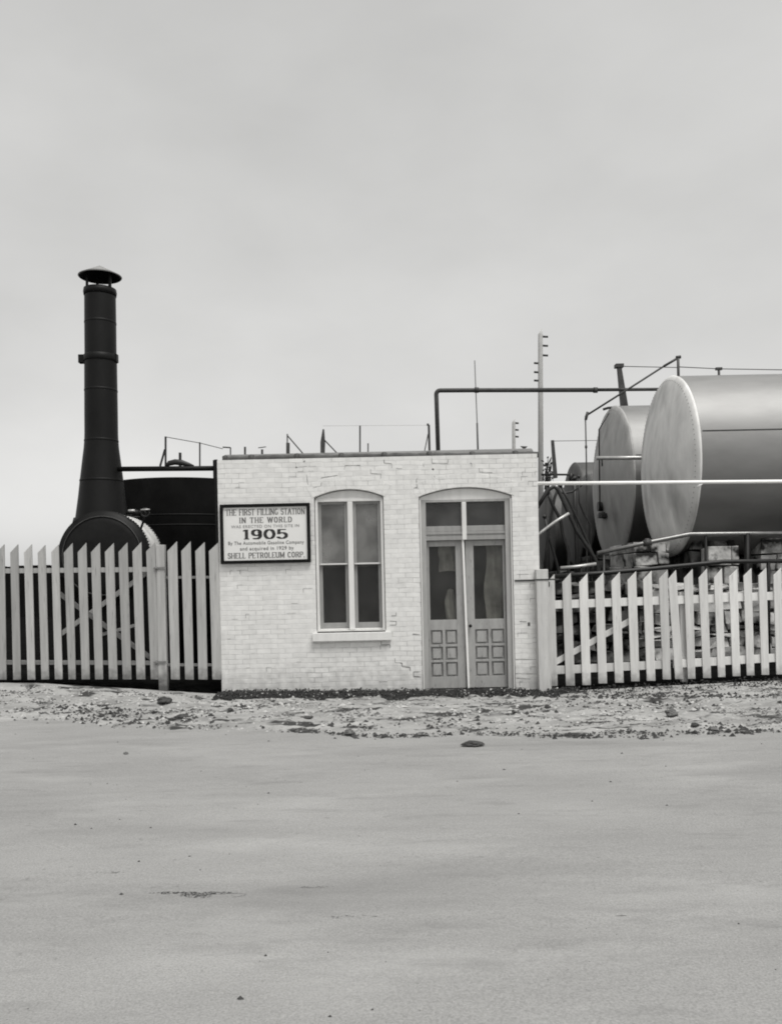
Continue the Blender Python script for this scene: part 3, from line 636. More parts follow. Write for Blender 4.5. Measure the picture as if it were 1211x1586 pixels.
# ------------------------------------------------------------------ picket fences and gates
def picket(l_bot, r_bot, l_sh, r_top, yb, y_bot2, ysh, ytop, Y, m, parent, th=.022):
    a = P(l_bot, yb, Y); b = P(r_bot, y_bot2, Y); c = P(r_top, ytop, Y); e = P(l_sh, ysh, Y)
    return MB().prism([(a.x, a.z), (b.x, b.z), (c.x, c.z), (e.x, e.z)], Y - th / 2, Y + th / 2).build('picket', m, parent, .002)
def zl(x): return 50 + x / 4.037
left_tops = [(35, 82, 258, 308), (120, 165, 256, 303), (198, 252, 247, 308), (285, 338, 245, 305), (368, 423, 245, 305), (455, 510, 247, 303), (540, 595, 243, 303), (627, 682, 241, 300), (713, 768, 243, 300)]
left_bots = [(58, 105), (143, 190), (228, 272), (310, 360), (394, 443), (481, 533), (567, 620), (653, 707), (742, 797)]
gate_l = thing('picket_gate', P(150, 1052, 0), 'tall grey-white picket gate with crossed braces, left of the brick office', 'gate')
for k in range(3):                                 # continues past the edge of the print
    d_ = (k + 1) * 21.3
    picket(zl(58) - d_ - k, zl(105) - d_ - k, zl(35) - d_, zl(84) - d_, 1053, 1053, 856, 843, 0, 'picket_l', gate_l)
for (a, b, t, s_), (c, e) in zip(left_tops, left_bots):
    picket(zl(c), zl(e), zl(a), zl(b), 780 + 1100 / 4.037, 780 + 1100 / 4.037, 780 + s_ / 4.037, 780 + t / 4.037, 0, 'picket_l', gate_l)
def rail(name, a, b, h, Y, m, parent, th=.04):
    p, q = P(*a, Y), P(*b, Y); hh = L(h, Y) / 2
    return MB().prism([(p.x, p.z - hh), (q.x, q.z - hh), (q.x, q.z + hh), (p.x, p.z + hh)], Y - th / 2, Y + th / 2).build(name, m, parent, .002)
rail('rail', (-2, 884.5), (240, 882), 7.5, .034, 'picket_l', gate_l); rail('rail', (-2, 1026), (248, 1027), 6.5, .034, 'rail_dark', gate_l)
rail('brace', (94, 921), (232, 1018), 9, .068, 'rail_dark', gate_l, .02); rail('brace', (96, 981), (226, 888), 8.5, .092, 'picket_l', gate_l, .02)
rail('brace', (150, 985), (215, 967), 5, .12, 'picket_l', gate_l, .02)
fence_l = thing('picket_fence', P(300, 1052, 0), 'short run of four tall grey-white pickets between gate and brick office', 'fence')
for a, b, c, e, t in ((845, 905, 868, 923, 236), (932, 990, 957, 1010, 236), (1020, 1078, 1040, 1096, 241), (1105, 1164, 1127, 1186, 243)):
    picket(zl(c), zl(e), zl(a), zl(b), 780 + 1100 / 4.037, 780 + 1102 / 4.037, 780 + 298 / 4.037, 780 + t / 4.037, 0, 'picket_l', fence_l)
rail('rail', (250, 894.5), (338, 894), 4, .034, 'rail_dark', fence_l); rail('rail', (250, 1030), (339, 1030), 4, .034, 'rail_dark', fence_l)
p0, p1 = P(248.3, 833, .02), P(254, 1066, .02)
MB().prism([(P(247, 1066, .02).x, p1.z - .2), (P(260, 1066, .02).x, p1.z - .2), (P(255, 844, .02).x, P(250, 844, .02).z), (P(242, 844, .02).x, P(250, 844, .02).z)], -.02, .10).build('post', 'picket_l', fence_l, .006)
for py in (880.5, 1026.5):
    a, b = P(238, py, -.03), P(257, py - 1, -.03)
    MB().bar((a.x, -.03, a.z), (b.x, -.03, b.z), .012, .03, (0, 0, 1)).lathe([(.014, -.03), (.014, .03)], (P(243, py).x, -.035, a.z), 'z', 10).build('strap_hinge', 'rail_dark', gate_l)

# right side
def zr_(x): return 820 + x / 3.46
def zry(y): return 820 + y / 3.46
YR = .15
post_r = thing('gate_post', P(842, 1066, .0), 'thick whitewashed gate post standing against the right corner of the brick office', 'post')
MB().prism([(P(833, 1068, 0).x, -.45), (P(852, 1068, 0).x, -.45), (P(846, 882, 0).x, P(840, 882, 0).z), (P(827.5, 882, 0).x, P(836, 882, 0).z)], -.145, -.012).build('shaft', 'post', post_r, .008)
a, b = P(797, 899, -.02), P(866, 897, -.155)
MB().box((P(797, 899).x, -.014, P(815, 899.2).z - .012), (P(828, 899).x, -.002, P(815, 899.2).z + .012)).box((P(826, 899).x - .02, -.152, P(838, 898).z - .010), (P(863, 898).x, -.1455, P(838, 898).z + .012)).build('iron_strap', 'pipe', post_r)
gate_r = thing('picket_gate', P(930, 1058, YR), 'white picket gate with one diagonal brace, hung right of the brick office', 'gate')
fence_r = thing('picket_fence', P(1100, 1050, YR), 'white picket fence running right of the braced gate below the tanks', 'fence')
rt = [(90, 133, 240, 288), (175, 220, 233, 283), (265, 310, 235, 285), (351, 396, 232, 281), (438, 483, 228, 277), (524, 570, 225, 273), (608, 653, 222, 270), (693, 738, 218, 267), (742, 784, 218, 267), (827, 873, 213, 262), (906, 950, 210, 260), (988, 1030, 210, 258), (1068, 1112, 213, 255), (1146, 1188, 208, 250), (1226, 1268, 206, 248), (1306, 1348, 205, 247), (1386, 1428, 205, 247)]
rb = [(104, 150, 840), (195, 243, 838), (283, 328, 835), (369, 415, 826), (458, 504, 822), (544, 589, 815), (628, 674, 812), (714, 757, 805), (780, 824, 803), (848, 888, 801), (930, 972, 797), (1010, 1049, 792), (1088, 1129, 787), (1164, 1204, 783), (1243, 1283, 780), (1322, 1362, 778), (1402, 1442, 776)]
for i, ((a, b, t, s_), (c, e, yb_)) in enumerate(zip(rt, rb)):
    picket(zr_(c), zr_(e), zr_(a), zr_(b), zry(yb_), zry(yb_), zry(s_), zry(t), YR, 'picket', gate_r if i < 8 else fence_r)
rail('rail', (zr_(95), zry(405)), (zr_(735), zry(380)), 12.5, YR + .036, 'picket', gate_r); rail('rail', (zr_(95), zry(757)), (zr_(735), zry(724)), 12.5, YR + .036, 'picket', gate_r)
rail('brace', (zr_(120), zry(722)), (zr_(560), zry(478)), 10, YR + .072, 'picket', gate_r, .02)
rail('rail', (zr_(760), zry(380)), (1240, zry(350)), 12.5, YR + .036, 'picket', fence_r); rail('rail', (zr_(770), zry(722)), (1240, zry(680)), 12.5, YR + .036, 'picket', fence_r)
MB().prism([(P(zr_(812), zry(830), .25).x, -.35), (P(zr_(846), zry(830), .25).x, -.35), (P(zr_(830), zry(335), .25).x, P(zr_(820), zry(338), .25).z), (P(zr_(800), zry(335), .25).x, P(zr_(815), zry(335), .25).z)], .215, .30).build('post', 'picket', fence_r, .004)
for py, py2 in ((905, 907), (1042, 1045)):
    a = P(844, py, YR); MB().box((a.x - .01, -.0, a.z - .035), (a.x + .045, YR - .012, a.z + .035)).lathe([(.014, -.05), (.014, .05)], (a.x + .018, -.0, a.z), 'z', 10).build('hinge', 'pipe', gate_r)

# ------------------------------------------------------------------ boiler with its stack
YB0 = 1.4
bc = P(160, 861, YB0); BR = L(69, YB0)
boiler = thing('boiler', (bc.x, YB0, 0), 'round black-fronted boiler drum with a pale riveted side band behind the picket gate', 'boiler')
MB().lathe([(BR * .985, .02), (BR * 1.0, .05), (BR * 1.0, .95), (BR * .98, 1.0)], (bc.x, YB0, bc.z), 'y', 96).build('shell', 'boilershell', boiler)
MB().lathe([(BR * .30, -.10), (BR * .75, -.085), (BR * .90, -.06), (BR * .93, -.03), (BR * 1.012, -.02), (BR * 1.012, .10)], (bc.x, YB0, bc.z), 'y', 96).build('front_plate', 'iron', boiler)
ring = MB(); 
for k in range(97): pass
ring.tube([(bc.x + BR * .88 * math.cos(2 * PI * k / 72), YB0 - .075, bc.z + BR * .88 * math.sin(2 * PI * k / 72)) for k in range(73)], .008, 8); ring.build('door_ring', 'pipe', boiler)
rv = MB()
for Yr in (.13, .90):
    for k in range(90):
        a = 2 * PI * k / 90; rv.lathe([(.018, -.004), (.016, .012), (.006, .018)], (0, 0, 0), 'z', 6)
        n6 = 18; c0 = Vector((bc.x + BR * math.sin(a), YB0 + Yr, bc.z + BR * math.cos(a))); rot = Matrix.Rotation(a, 3, 'Y')
        for q in range(len(rv.v) - n6, len(rv.v)): rv.v[q] = c0 + rot @ rv.v[q]
o = rv.build('rivet_rows', 'pipe_dark', boiler)
MB().box((bc.x - BR * 1.0, YB0 + .06, -.1), (bc.x + BR * 1.0, YB0 + .98, bc.z - BR * .45)).build('added_setting', 'black_backing', boiler)  # added dark block below the drum, shutting out sky behind the pickets
# stack
sc_ = P(158.5, 800, YB0 + .45); Ys = YB0 + .45; 
zs0 = P(158, 806, Ys).z - .05
stack = thing('smokestack', (P(158, 800, Ys).x, Ys, bc.z + BR * .8), 'tall black iron smokestack with a conical rain cap, rising from the boiler', 'chimney')
def rp(px_w): return L(px_w, Ys) / 2
cxs = (P(156, 560, Ys).x)
cxb = P(158.3, 800, Ys).x
# axis leans slightly, as in the photograph
def sz(py): return P(157, py, Ys).z
prof = [(812, 81), (800, 78), (770, 70), (740, 63.5), (715, 57.5), (695, 52.5), (683, 50.5), (672, 49.8), (640, 49.6), (600, 49), (563, 48.5), (549, 47.4), (500, 47.2), (459, 46.8)]
pp = [Vector((P(158.2 - (800 - py) * .0093, py, Ys).x, Ys, sz(py))) for py, w_ in prof]
stk = MB().tube(pp, [rp(w_) for py, w_ in prof], 56, False).build('pipe', 'stack', stack)
def at_s(py): return P(158.2 - (800 - py) * .0093, py, Ys)
MB().tube([at_s(458), at_s(453), at_s(448)], [rp(48.5), rp(50), rp(48.5)], 48).build('top_rim', 'stack', stack)
MB().tube([at_s(561), at_s(559.5), at_s(551.5), at_s(550)], [rp(49), rp(51), rp(51), rp(48)], 48).build('collar', 'stack', stack)
c_ = at_s(555.5)
for a0, a1 in ((122.5, 134), (176, 182.5)):
    MB().box((P(a0, 555, Ys).x, Ys - .06, c_.z - L(6.5, Ys)), (P(a1, 555, Ys).x, Ys + .05, c_.z + L(6.5, Ys))).build('lug', 'stack', stack, .01)
MB().tube([at_s(812), at_s(803)], [rp(88), rp(84)], 56).build('base_flange', 'stack', stack)
MB().tube([at_s(812) - Vector((0, 0, .3)), at_s(812)], [rp(86), rp(86)], 48).build('saddle', 'stack', stack)
cc = at_s(428); ap = at_s(411); hc = ap.z - cc.z; RC = rp(65.5)
MB().lathe([(RC * .02, .0), (RC * .5, -hc * .5), (RC, -hc), (RC * .97, -hc - .012)], ap, 'z', 56, False).build('cap_top', 'cap_metal', stack)
MB().lathe([(RC * .97, -hc - .012), (RC * .5, -hc * .5 - .02), (RC * .02, -.03)], ap, 'z', 56, False).build('rain_cap', 'stack', stack)
for ang in (200, 340, 60, 120):
    dx, dy = rp(38) * math.cos(rad(ang)), rp(38) * math.sin(rad(ang)); a = at_s(452); b = at_s(424.5)
    MB().bar((a.x + dx, a.y + dy, a.z), (b.x + dx, b.y + dy, b.z), .04, .035).build('strut', 'stack', stack)
for py, w_ in ((605, 49.3), (500, 47.4), (683, 50.8), (745, 65.2)):
    MB().tube([at_s(py + 1.6), at_s(py + 1.2), at_s(py - 1.2), at_s(py - 1.6)], [rp(w_), rp(w_ + .7), rp(w_ + .6), rp(w_ - .2)], 48, False).build('lap_seam', 'stack', stack)
# valve and light fittings by the cone
vz = P(208, 792, 1.3)
valve = thing('valve', P(212, 800, 1.5), 'small iron valve with handwheel mounted beside the base of the smokestack', 'valve')
MB().tube([P(196, 794, 1.5), P(222, 794, 1.5)], .035, 12).tube([P(211, 800, 1.5), P(211, 790, 1.5)], .07, 14).tube([P(222, 790, 1.5), P(226, 795, 1.5), P(222, 808, 1.5), P(214, 830, 1.6)], .02, 8).build('body', 'iron', valve)
MB().tube([P(199, 791, 1.36), P(209, 791, 1.36)], .022, 8).build('lever', 'pipe_light', valve)
MB().tube([P(218, 789.5, 1.36), P(232, 789, 1.36)], .012, 8).build('spindle', 'pipe_light', valve)
MB().tube([Vector((P(227, 794, 1.45).x + .07 * math.cos(2 * PI * k / 20), 1.38, P(227, 794, 1.45).z + .07 * math.sin(2 * PI * k / 20))) for k in range(21)], .01, 6).build('handwheel', 'pipe_dark', valve)

# breeching pipe from stack to office wall
YP = 1.75
pl = thing('flue_pipe', P(262, 727, YP), 'thick black horizontal pipe running from the smokestack to the side of the brick office', 'pipe')
xw = X0 + .05
MB().tube([P(176, 726.5, YP), Vector((xw, YP, P(345, 725.5, YP).z))], L(3.9, YP), 20).build('pipe', 'iron', pl)
fx_ = P(333.5, 724, YP)
MB().bar((fx_.x - .0, YP, P(334, 742, YP).z), (fx_.x, YP, P(334, 713, YP).z), .06, .10).build('flange', 'iron', pl)
MB().bar((fx_.x + .03, YP - .08, P(334, 1060, YP).z), (fx_.x + .03, YP - .08, P(334, 713, YP).z), .05, .06).build('support', 'iron', pl)
def post_bar(px, y0, y1, wpx, Y, px1=None):
    a, b = P(px, y0, Y), P(px if px1 is None else px1, y1, Y); return MB().bar(a, b, L(wpx, Y), L(wpx, Y), (0, 1, 0))
post_bar(256.5, 724, 676, 2.6, YP).build('stanchion', 'pipe_dark', pl); post_bar(248, 722, 696, 2.6, YP, 255.5).build('brace', 'pipe_dark', pl)
post_bar(309.5, 723, 685, 2.0, YP).build('stanchion', 'pipe_dark', pl); post_bar(279, 723, 701, 3.6, YP).build('stanchion', 'pipe_dark', pl)
MB().tube([P(256, 676.5, YP), P(309.5, 686, YP), P(345, 695, YP + .4)], .006, 6).build('guard_wire', 'pipe_dark', pl)
hp = MB(); pts = [P(257, 722, YP), P(262, 717.5, YP), P(271, 715.5, YP), P(281, 716.5, YP), P(292, 719.5, YP), P(300, 722, YP)]
hp.tube(pts, [.02, .045, .05, .05, .035, .02], 10).build('bent_pipe', 'pipe_dark', pl)

# black upright tank
YT = 5.2
tr_ = L(112, YT); tcx = P(284, 800, YT).x; ttz = P(284, 738, YT - tr_).z
bt = thing('storage_tank', (tcx, YT, 0), 'black upright cylindrical tank behind the smokestack and the tall left pickets', 'tank')
MB().lathe([(tr_, .02), (tr_, ttz - .03), (tr_ * .995, ttz - .005), (tr_ * .5, ttz + .0), (.05, ttz + .0)], (tcx, YT, 0), 'z', 96).build('shell', 'tar', bt)
for h in (P(284, 796, YT - tr_).z, P(284, 812, YT - tr_).z): MB().lathe([(tr_ + .001, h - .012), (tr_ + .006, h - .008), (tr_ + .006, h + .008), (tr_ + .001, h + .012)], (tcx, YT, 0), 'z', 96, False).build('seam', 'iron', bt)

# ------------------------------------------------------------------ horizontal tanks
def htank(cpx, cpy, rpx, Y, length, label, head='tankhead', name='storage_tank', seam=True, group='horizontal tanks right of the office', shell='tankshell'):
    c = P(cpx, cpy, Y); R = L(rpx, Y)
    t = thing(name, (c.x, Y, 0), label, 'tank', group)
    MB().lathe([(R, .05), (R, length)], (c.x, Y, c.z), 'x', 128, False).build('shell', shell, t)
    prof = [(R * 1.0, .05), (R * 1.006, .02), (R * .998, .0)] + [(R * q, -.02 - .32 * (1 - q * q)) for q in (.97, .9, .8, .65, .45, .25, .05)]
    MB().lathe(prof[::-1], (c.x, Y, c.z), 'x', 128).build('head', head, t)
    MB().lathe([(R * .05, length + .1), (R, length)][::-1], (c.x, Y, c.z), 'x', 64, False).build('head', head, t)
    if seam:
        a = rad(205); MB().box((c.x + .08, Y + R * math.cos(rad(166)) - .006, c.z + R * math.sin(rad(166)) - .012), (c.x + length, Y + R * math.cos(rad(166)) + .02, c.z + R * math.sin(rad(166)) + .012)).build('seam', 'pipe', t)
        for xx in (2.4, 4.9, 7.4):
            MB().lathe([(R + .001, xx - .02), (R + .006, xx - .015), (R + .006, xx + .015), (R + .001, xx + .02)], (c.x, Y, c.z), 'x', 96, False).build('seam', shell, t)
    return t, c, R
Y1 = 4.9
t1, c1, R1 = htank(1034.5, 724, 138, Y1, 11, 'largest and nearest silver horizontal tank with a pale grey oval end, right of the office')
Y2 = 9.2
t2, c2, R2 = htank(948, 751, 120, Y2, 11, 'silver horizontal tank with a grey end marked by dark spots, second in the row', 'tankhead_b')
t3b, c3b, R3b = htank(909, 793, 59, 12.3, 9, 'small horizontal tank with a dull grey end, tucked left behind the second tank', 'tankhead_c', seam=False, shell='tankshell_c')
t3, c3, R3 = htank(889, 796, 79, 15.6, 9, 'distant horizontal tank whose rounded grey top shows just above the white rail', 'tankhead_c', seam=False, shell='tankshell_c')
t4, c4, R4_ = htank(848, 822, 66, 19.5, 9, 'farthest horizontal tank, dark end half hidden by the right wall of the office', 'tankhead_c', seam=False, shell='tankshell_c')
# fittings on tank 1
for (tt, cc_, RR, YY) in ((t1, c1, R1, Y1), (t2, c2, R2, Y2)):
    rm = MB()
    for k in range(110):
        a = 2 * PI * k / 110; y_, z_ = YY + RR * .955 * math.cos(a), cc_.z + RR * .955 * math.sin(a)
        rm.lathe([(.004, -.058), (.016, -.050), (.018, -.03)], (cc_.x, y_, z_), 'x', 6)
    rm.build('rivet_row', 'tankhead_b', tt)['kind'] = 'stuff'
MB().tube([P(1050, 555, Y1), P(1051, 600, Y1)], L(2.2, Y1), 8).build('stanchion', 'pipe', t1)
MB().tube([P(1113, 570, Y1), P(1114, 600, Y1)], L(2.0, Y1), 8).build('stanchion', 'pipe', t1)
MB().box(P(1109, 572.5, Y1 - .03), P(1117, 569.5, Y1 + .03)).build('stanchion_cap', 'pipe', t1)
MB().tube([P(1051, 568, Y1), P(1113, 571, Y1), P(1240, 573, Y1)], .009, 6).build('guard_wire', 'pipe', t1)
# tank 2 bracket and wire
br_ = MB(); a = [P(956, 567, Y2), P(961, 567, Y2), P(972, 632, Y2), P(962, 634, Y2)]
br_.prism([(v.x, v.z) for v in (a[3], a[2], a[1], a[0])], Y2 - .08, Y2 + .08)
br_.build('bracket', 'pipe', t2)
MB().box(P(954, 568, Y2 - .1), P(963, 565.5, Y2 + .1)).build('bracket_cap', 'pipe', t2)
MB().tube([P(958, 567, Y2), P(1051, 569, Y2 - .2)], .01, 6).build('guard_wire', 'pipe', t2)
MB().tube([P(934, 634, Y2 - .1), P(942, 631.5, Y2 - .1), P(965, 630.5, Y2 - .1), P(1010, 630, Y2 - .1)], L(2.0, Y2), 10).build('top_pipe', 'pipe', t2)
MB().tube([Vector((c2.x - .12, Y2 - .3, P(936, 640, Y2 - .3).z)), Vector((c2.x - .38, Y2 - .3, P(936, 665, Y2 - .3).z)), Vector((c2.x - .40, Y2 - .3, P(939, 790, Y2 - .3).z))], .018, 8).build('gauge_pipe', 'pipe_dark', t2)
v0 = P(945, 790, Y2 - .1)
MB().lathe([(.12, -.42), (.12, -.2)], (c2.x, Y2 - .15, P(944, 785, Y2).z), 'x', 16).lathe([(.07, -.44), (.1, -.2)], (c2.x, Y2 - .3, P(944, 799, Y2).z), 'x', 14).box((c2.x - .42, Y2 - .5, P(938, 803, Y2).z), (c2.x - .18, Y2 - .1, P(938, 797, Y2).z)).build('manhole_valve', 'pipe_dark', t2)
# tank 3 fittings seen above the rail
MB().tube([P(838, 735, 15.0), P(925, 735, 15.0)], L(1.6, 15), 8).build('top_pipe', 'pipe_dark', t3)
for px in (884, 893, 906, 914):
    MB().tube([P(px, 745, 14.9), P(px, 733, 14.9)], L(3.2 if px in (884, 914) else 2, 15), 10).build('vent', 'pipe_dark', t3)
br3 = MB(); a = [P(853.5, 682, 15), P(857.5, 682, 15), P(863, 740, 15), P(857, 741, 15)]
br3.prism([(v.x, v.z) for v in (a[3], a[2], a[1], a[0])], 14.94, 15.06).build('bracket', 'pipe', t3)
MB().tube([P(855, 683, 15), P(926, 682, 15)], .009, 6).build('guard_wire', 'pipe', t3)

# tank behind the office carrying the stanchions that show over the roof
Yh = 9.0
ch = P(600, 760, Yh); Rh = P(600, 701.5, Yh).z - ch.z + .03
th_ = thing('storage_tank', (ch.x, Yh, 0), 'tank hidden behind the office whose stanchions and braces rise over the roofline', 'tank', 'horizontal tanks right of the office')
xa, xb = P(352, 760, Yh).x, P(822, 760, Yh).x
del th_['group']
MB().lathe([(Rh * .02, xa - .1), (Rh, xa), (Rh, xb), (Rh * .02, xb + .1)], (0, Yh, ch.z), 'x', 64).build('shell', 'tankshell', th_)
for q in (.2, .8):
    MB().box((xa + (xb - xa) * q - .4, Yh - .9, -.1), (xa + (xb - xa) * q + .4, Yh + .9, ch.z - Rh * .7)).build('pier', 'stone_dark', th_)
def hs(px, y0, wpx, px1=None, y1=712, name='stanchion'):
    a, b = P(px, y0, Yh), P(px if px1 is None else px1, y1, Yh); return MB().bar(a, b, L(wpx, Yh), L(wpx, Yh), (0, 1, 0)).build(name, 'pipe', th_)
hs(357, 693, 1.8); hs(379.5, 692, 2.8); hs(406, 696, 3.0)
MB().bar(P(345, 692.5, Yh), P(357, 693.2, Yh), .03, .03).build('cross_arm', 'pipe', th_); MB().bar(P(400, 693.5, Yh), P(412, 692, Yh), .02, .02).build('cross_arm', 'pipe', th_)
hs(445, 672, 1.8); MB().bar(P(446, 713, Yh), P(446, 686, Yh), L(5.5, Yh), L(5, Yh)).build('stanchion', 'pipe', th_); hs(445.5, 675, 1.9, 474, 708, 'brace')
a = [P(500, 665, Yh), P(502, 665, Yh), P(503.5, 685, Yh), P(502.5, 712, Yh), P(496.5, 712, Yh), P(496.5, 685, Yh)]
MB().prism([(v.x, v.z) for v in a][::-1], Yh - .06, Yh + .06).build('stanchion', 'pipe', th_); hs(502, 681, 1.8, 526, 706, 'brace')
hs(557.5, 659, 2.4); hs(570, 686.5, 1.9); hs(664, 658, 3.4, 665.5); hs(663, 672, 1.6, 656, 706, 'brace')
MB().tube([P(500, 659.5, Yh), P(557, 659, Yh), P(664, 658.5, Yh)], .004, 5).build('guard_wire', 'pole', th_)
MB().bar(P(664, 657.5, Yh), P(661, 657.5, Yh), .05, .05).build('cross_arm', 'pipe', th_)
MB().tube([P(735, 558, Yh), P(739, 660, Yh)], .011, 6).tube([P(738.8, 655, Yh), P(740.5, 712, Yh)], .022, 8).build('mast', 'pipe', th_)
MB().prism([(v.x, v.z) for v in (P(812, 696, Yh), P(817, 691.5, Yh), P(806, 691, Yh))], Yh - .03, Yh + .03).build('bracket', 'pipe', th_)
MB().bar(P(812, 715, Yh), P(812, 692, Yh), .02, .02).build('stanchion', 'pipe', th_)

# overhead pipe from the hidden tank to the near tanks
Yo = 8.9
op = thing('overhead_pipe', P(677, 712, Yo), 'long dark overhead pipe rising behind the office and elbowing right to the tanks', 'pipe')
pts = [P(679, 716, Yo), P(676, 620, Yo)] + [P(675.6 + 6 * (1 - math.cos(rad(t))), 610.5 - 6 * math.sin(rad(t)), Yo) for t in (0, 22, 45, 68, 90)] + [P(735, 604.2, Yo), P(925, 603.8, Yo)]
MB().tube(pts, L(3.4, Yo), 16).build('pipe', 'pipe', op)
MB().tube([P(925, 603.5, Yo), P(1060, 602.5, Yo)], L(2.6, Yo), 14).build('thin_pipe', 'pipe', op)
for px in (738, 922): MB().tube([P(px - 3, 604, Yo), P(px + 3, 604, Yo)], L(4.4, Yo), 16).build('coupling', 'pipe', op)
# slanting pipe over the tanks
Yd = 6.9
dp = thing('slanting_pipe', P(907, 800, Yd), 'thin slanting pipe falling left from the near tank top, then dropping straight down', 'pipe')
MB().tube([P(1051, 553.5, Yd), P(1028, 567, Yd)], L(1.9, Yd), 10).tube([P(1028, 567, Yd), P(975, 601, Yd), P(907, 644, Yd)], L(1.5, Yd), 10).build('pipe', 'pipe', dp)
MB().tube([P(906.5, 644, Yd), P(908, 712, Yd), P(909, 900, Yd), P(909, 1010, Yd)], L(1.1, Yd), 8).build('drop_pipe', 'pipe', dp)
MB().tube([P(907, 650, Yd), P(910, 638, Yd)], L(2.2, Yd), 8).build('elbow', 'pipe', dp); MB().tube([P(907.5, 690, Yd), P(907.6, 694, Yd)], L(1.9, Yd), 8).build('coupling', 'pipe', dp)
MB().tube([P(1047, 553.5, Yd), P(1054, 552.5, Yd)], L(2.6, Yd), 8).build('end_fitting', 'pipe', dp)
# short pipe between the two big tanks
Yg = 7.0
gp = thing('short_pipe', P(960, 709, Yg), 'short light horizontal pipe crossing in front of the second tank, left of the largest', 'pipe')
MB().tube([P(923, 709.5, Yg), P(1040, 708.5, Yg)], L(3.0, Yg), 16).build('pipe', 'pipe_light', gp)
MB().tube([P(932, 711, Yg), P(932.5, 722, Yg)], L(1.3, Yg), 8).build('drip_leg', 'pipe', gp)

# white rail
YW = 1.2
wr = thing('white_rail', P(990, 747, YW), 'long white horizontal pipe rail from the office side wall across the tank ends', 'rail')
MB().tube([Vector((X1 - .04, YW, P(836, 748.5, YW).z)), P(1000, 747.5, YW), P(1140, 746.3, YW), P(1260, 745.2, YW)], L(2.9, YW), 16).build('pipe', 'pipe_white', wr)
MB().tube([P(1088, 748, YW), P(1080, 754.5, YW)], L(1.8, YW), 8).build('hook', 'pipe_white', wr)
MB().tube([P(1232, 744, YW + .07), P(1232, 1075, YW + .07)], .05, 12).build('post', 'post', wr)

# low pipes above the fence
Ya = 3.0
lp = thing('yard_pipe', P(1000, 845, Ya), 'long pipe bent in the middle, running low before the largest tank', 'pipe')
MB().tube([P(925, 857, Ya), P(1000, 841, Ya), P(1060, 829, Ya), P(1068, 827.5, Ya), P(1157, 826.5, Ya), P(1250, 826, Ya)], L(3.3, Ya), 16).build('pipe', mat('worn_steel_pipe', .20, .35, metal=.6, var=.2, scale=8), lp)
MB().tube([P(996, 842, Ya), P(1008, 839.5, Ya)], L(5, Ya), 14).tube([P(1002, 834, Ya), P(1002, 846, Ya)], L(3.6, Ya), 12).build('tee_fitting', 'pipe', lp)
MB().tube([P(935, 856, Ya), P(937, 1030, Ya)], L(1.6, Ya), 10).build('support', 'pipe', lp)
MB().tube([P(1093, 828, Ya), P(1093, 1020, Ya)], L(2.4, Ya), 10).build('support', 'iron', lp)
MB().tube([P(1157, 826, Ya), P(1157, 1020, Ya)], L(4.5, Ya), 12).build('support', 'iron', lp)
Yc = 2.4
lq = thing('yard_pipe', P(1000, 880, Yc), 'black pipe lowest of the yard pipes, just above the white picket tips', 'pipe')
MB().tube([P(855, 893, Yc), P(930, 888, Yc), P(1010, 881, Yc), P(1085, 873.5, Yc), P(1120, 870, Yc), P(1250, 868.5, Yc)], L(3.4, Yc), 14).build('pipe', 'pipe_dark', lq)
MB().tube([P(1190, 869, Yc), P(1190, 1050, Yc)], L(3, Yc), 10).build('support', 'iron', lq)
MB().tube([P(872, 893, Yc), P(873, 1050, Yc)], L(2, Yc), 10).build('support', 'iron', lq)
lr = thing('yard_pipe', P(890, 877, 3.3), 'short light-topped pipe stub lying low, between office and the bent pipe', 'pipe')
MB().tube([P(868, 880, 3.3), P(895, 877.5, 3.3), P(923, 873.5, 3.3)], L(2.6, 3.3), 12).build('pipe', 'pipe_light', lr)
MB().tube([P(900, 877, 3.3), P(901, 1030, 3.3)], L(1.8, 3.3), 10).build('support', 'iron', lr)

# cluster of hoses and loading pipes beside the office
Yx = 3.8
def slant(pts, wpx, label, m='pipe_dark', Y=Yx, nm='loading_pipe'):
    t = thing(nm, P(*pts[-1], Y), label, 'pipe'); MB().tube([P(a, b, Y) for a, b in pts], L(wpx / 2, Y), 12).build('pipe', m, t)
    e = pts[0]; MB().tube([P(e[0] - 1.5, e[1] - 1.5, Y), P(e[0] + 1.5, e[1] + 2, Y)], L(wpx * .68, Y), 12).build('coupling', m, t); return t
slant([(832, 786), (843, 768), (850, 758), (858, 753.5), (864, 758), (875, 782), (893, 822), (912, 850), (925, 872), (925, 1030)], 6.2, 'thick dark bent pipe arching beside the office corner and slanting down to the right')
slant([(848, 763), (856, 783), (868, 805), (872, 830), (880, 852), (882, 1030)], 5.2, 'dark slanting pipe just inside the arched one, close to the office corner', Y=3.95)
slant([(896, 738), (897, 779), (905, 797), (914, 812), (916, 1010)], 3.2, 'thin dark slanting pipe dropping in front of the small tank end', Y=5.5)
slant([(826, 836), (840, 823), (860, 808), (881, 795)], 4.6, 'light pipe end poking up diagonally from behind the office corner', 'pipe_light', Y=3.2)
slant([(889, 741), (891, 800), (893, 840), (896, 1010)], 7, 'thick dark upright pipe before the distant tank end', 'pipe_dark', Y=6.2)

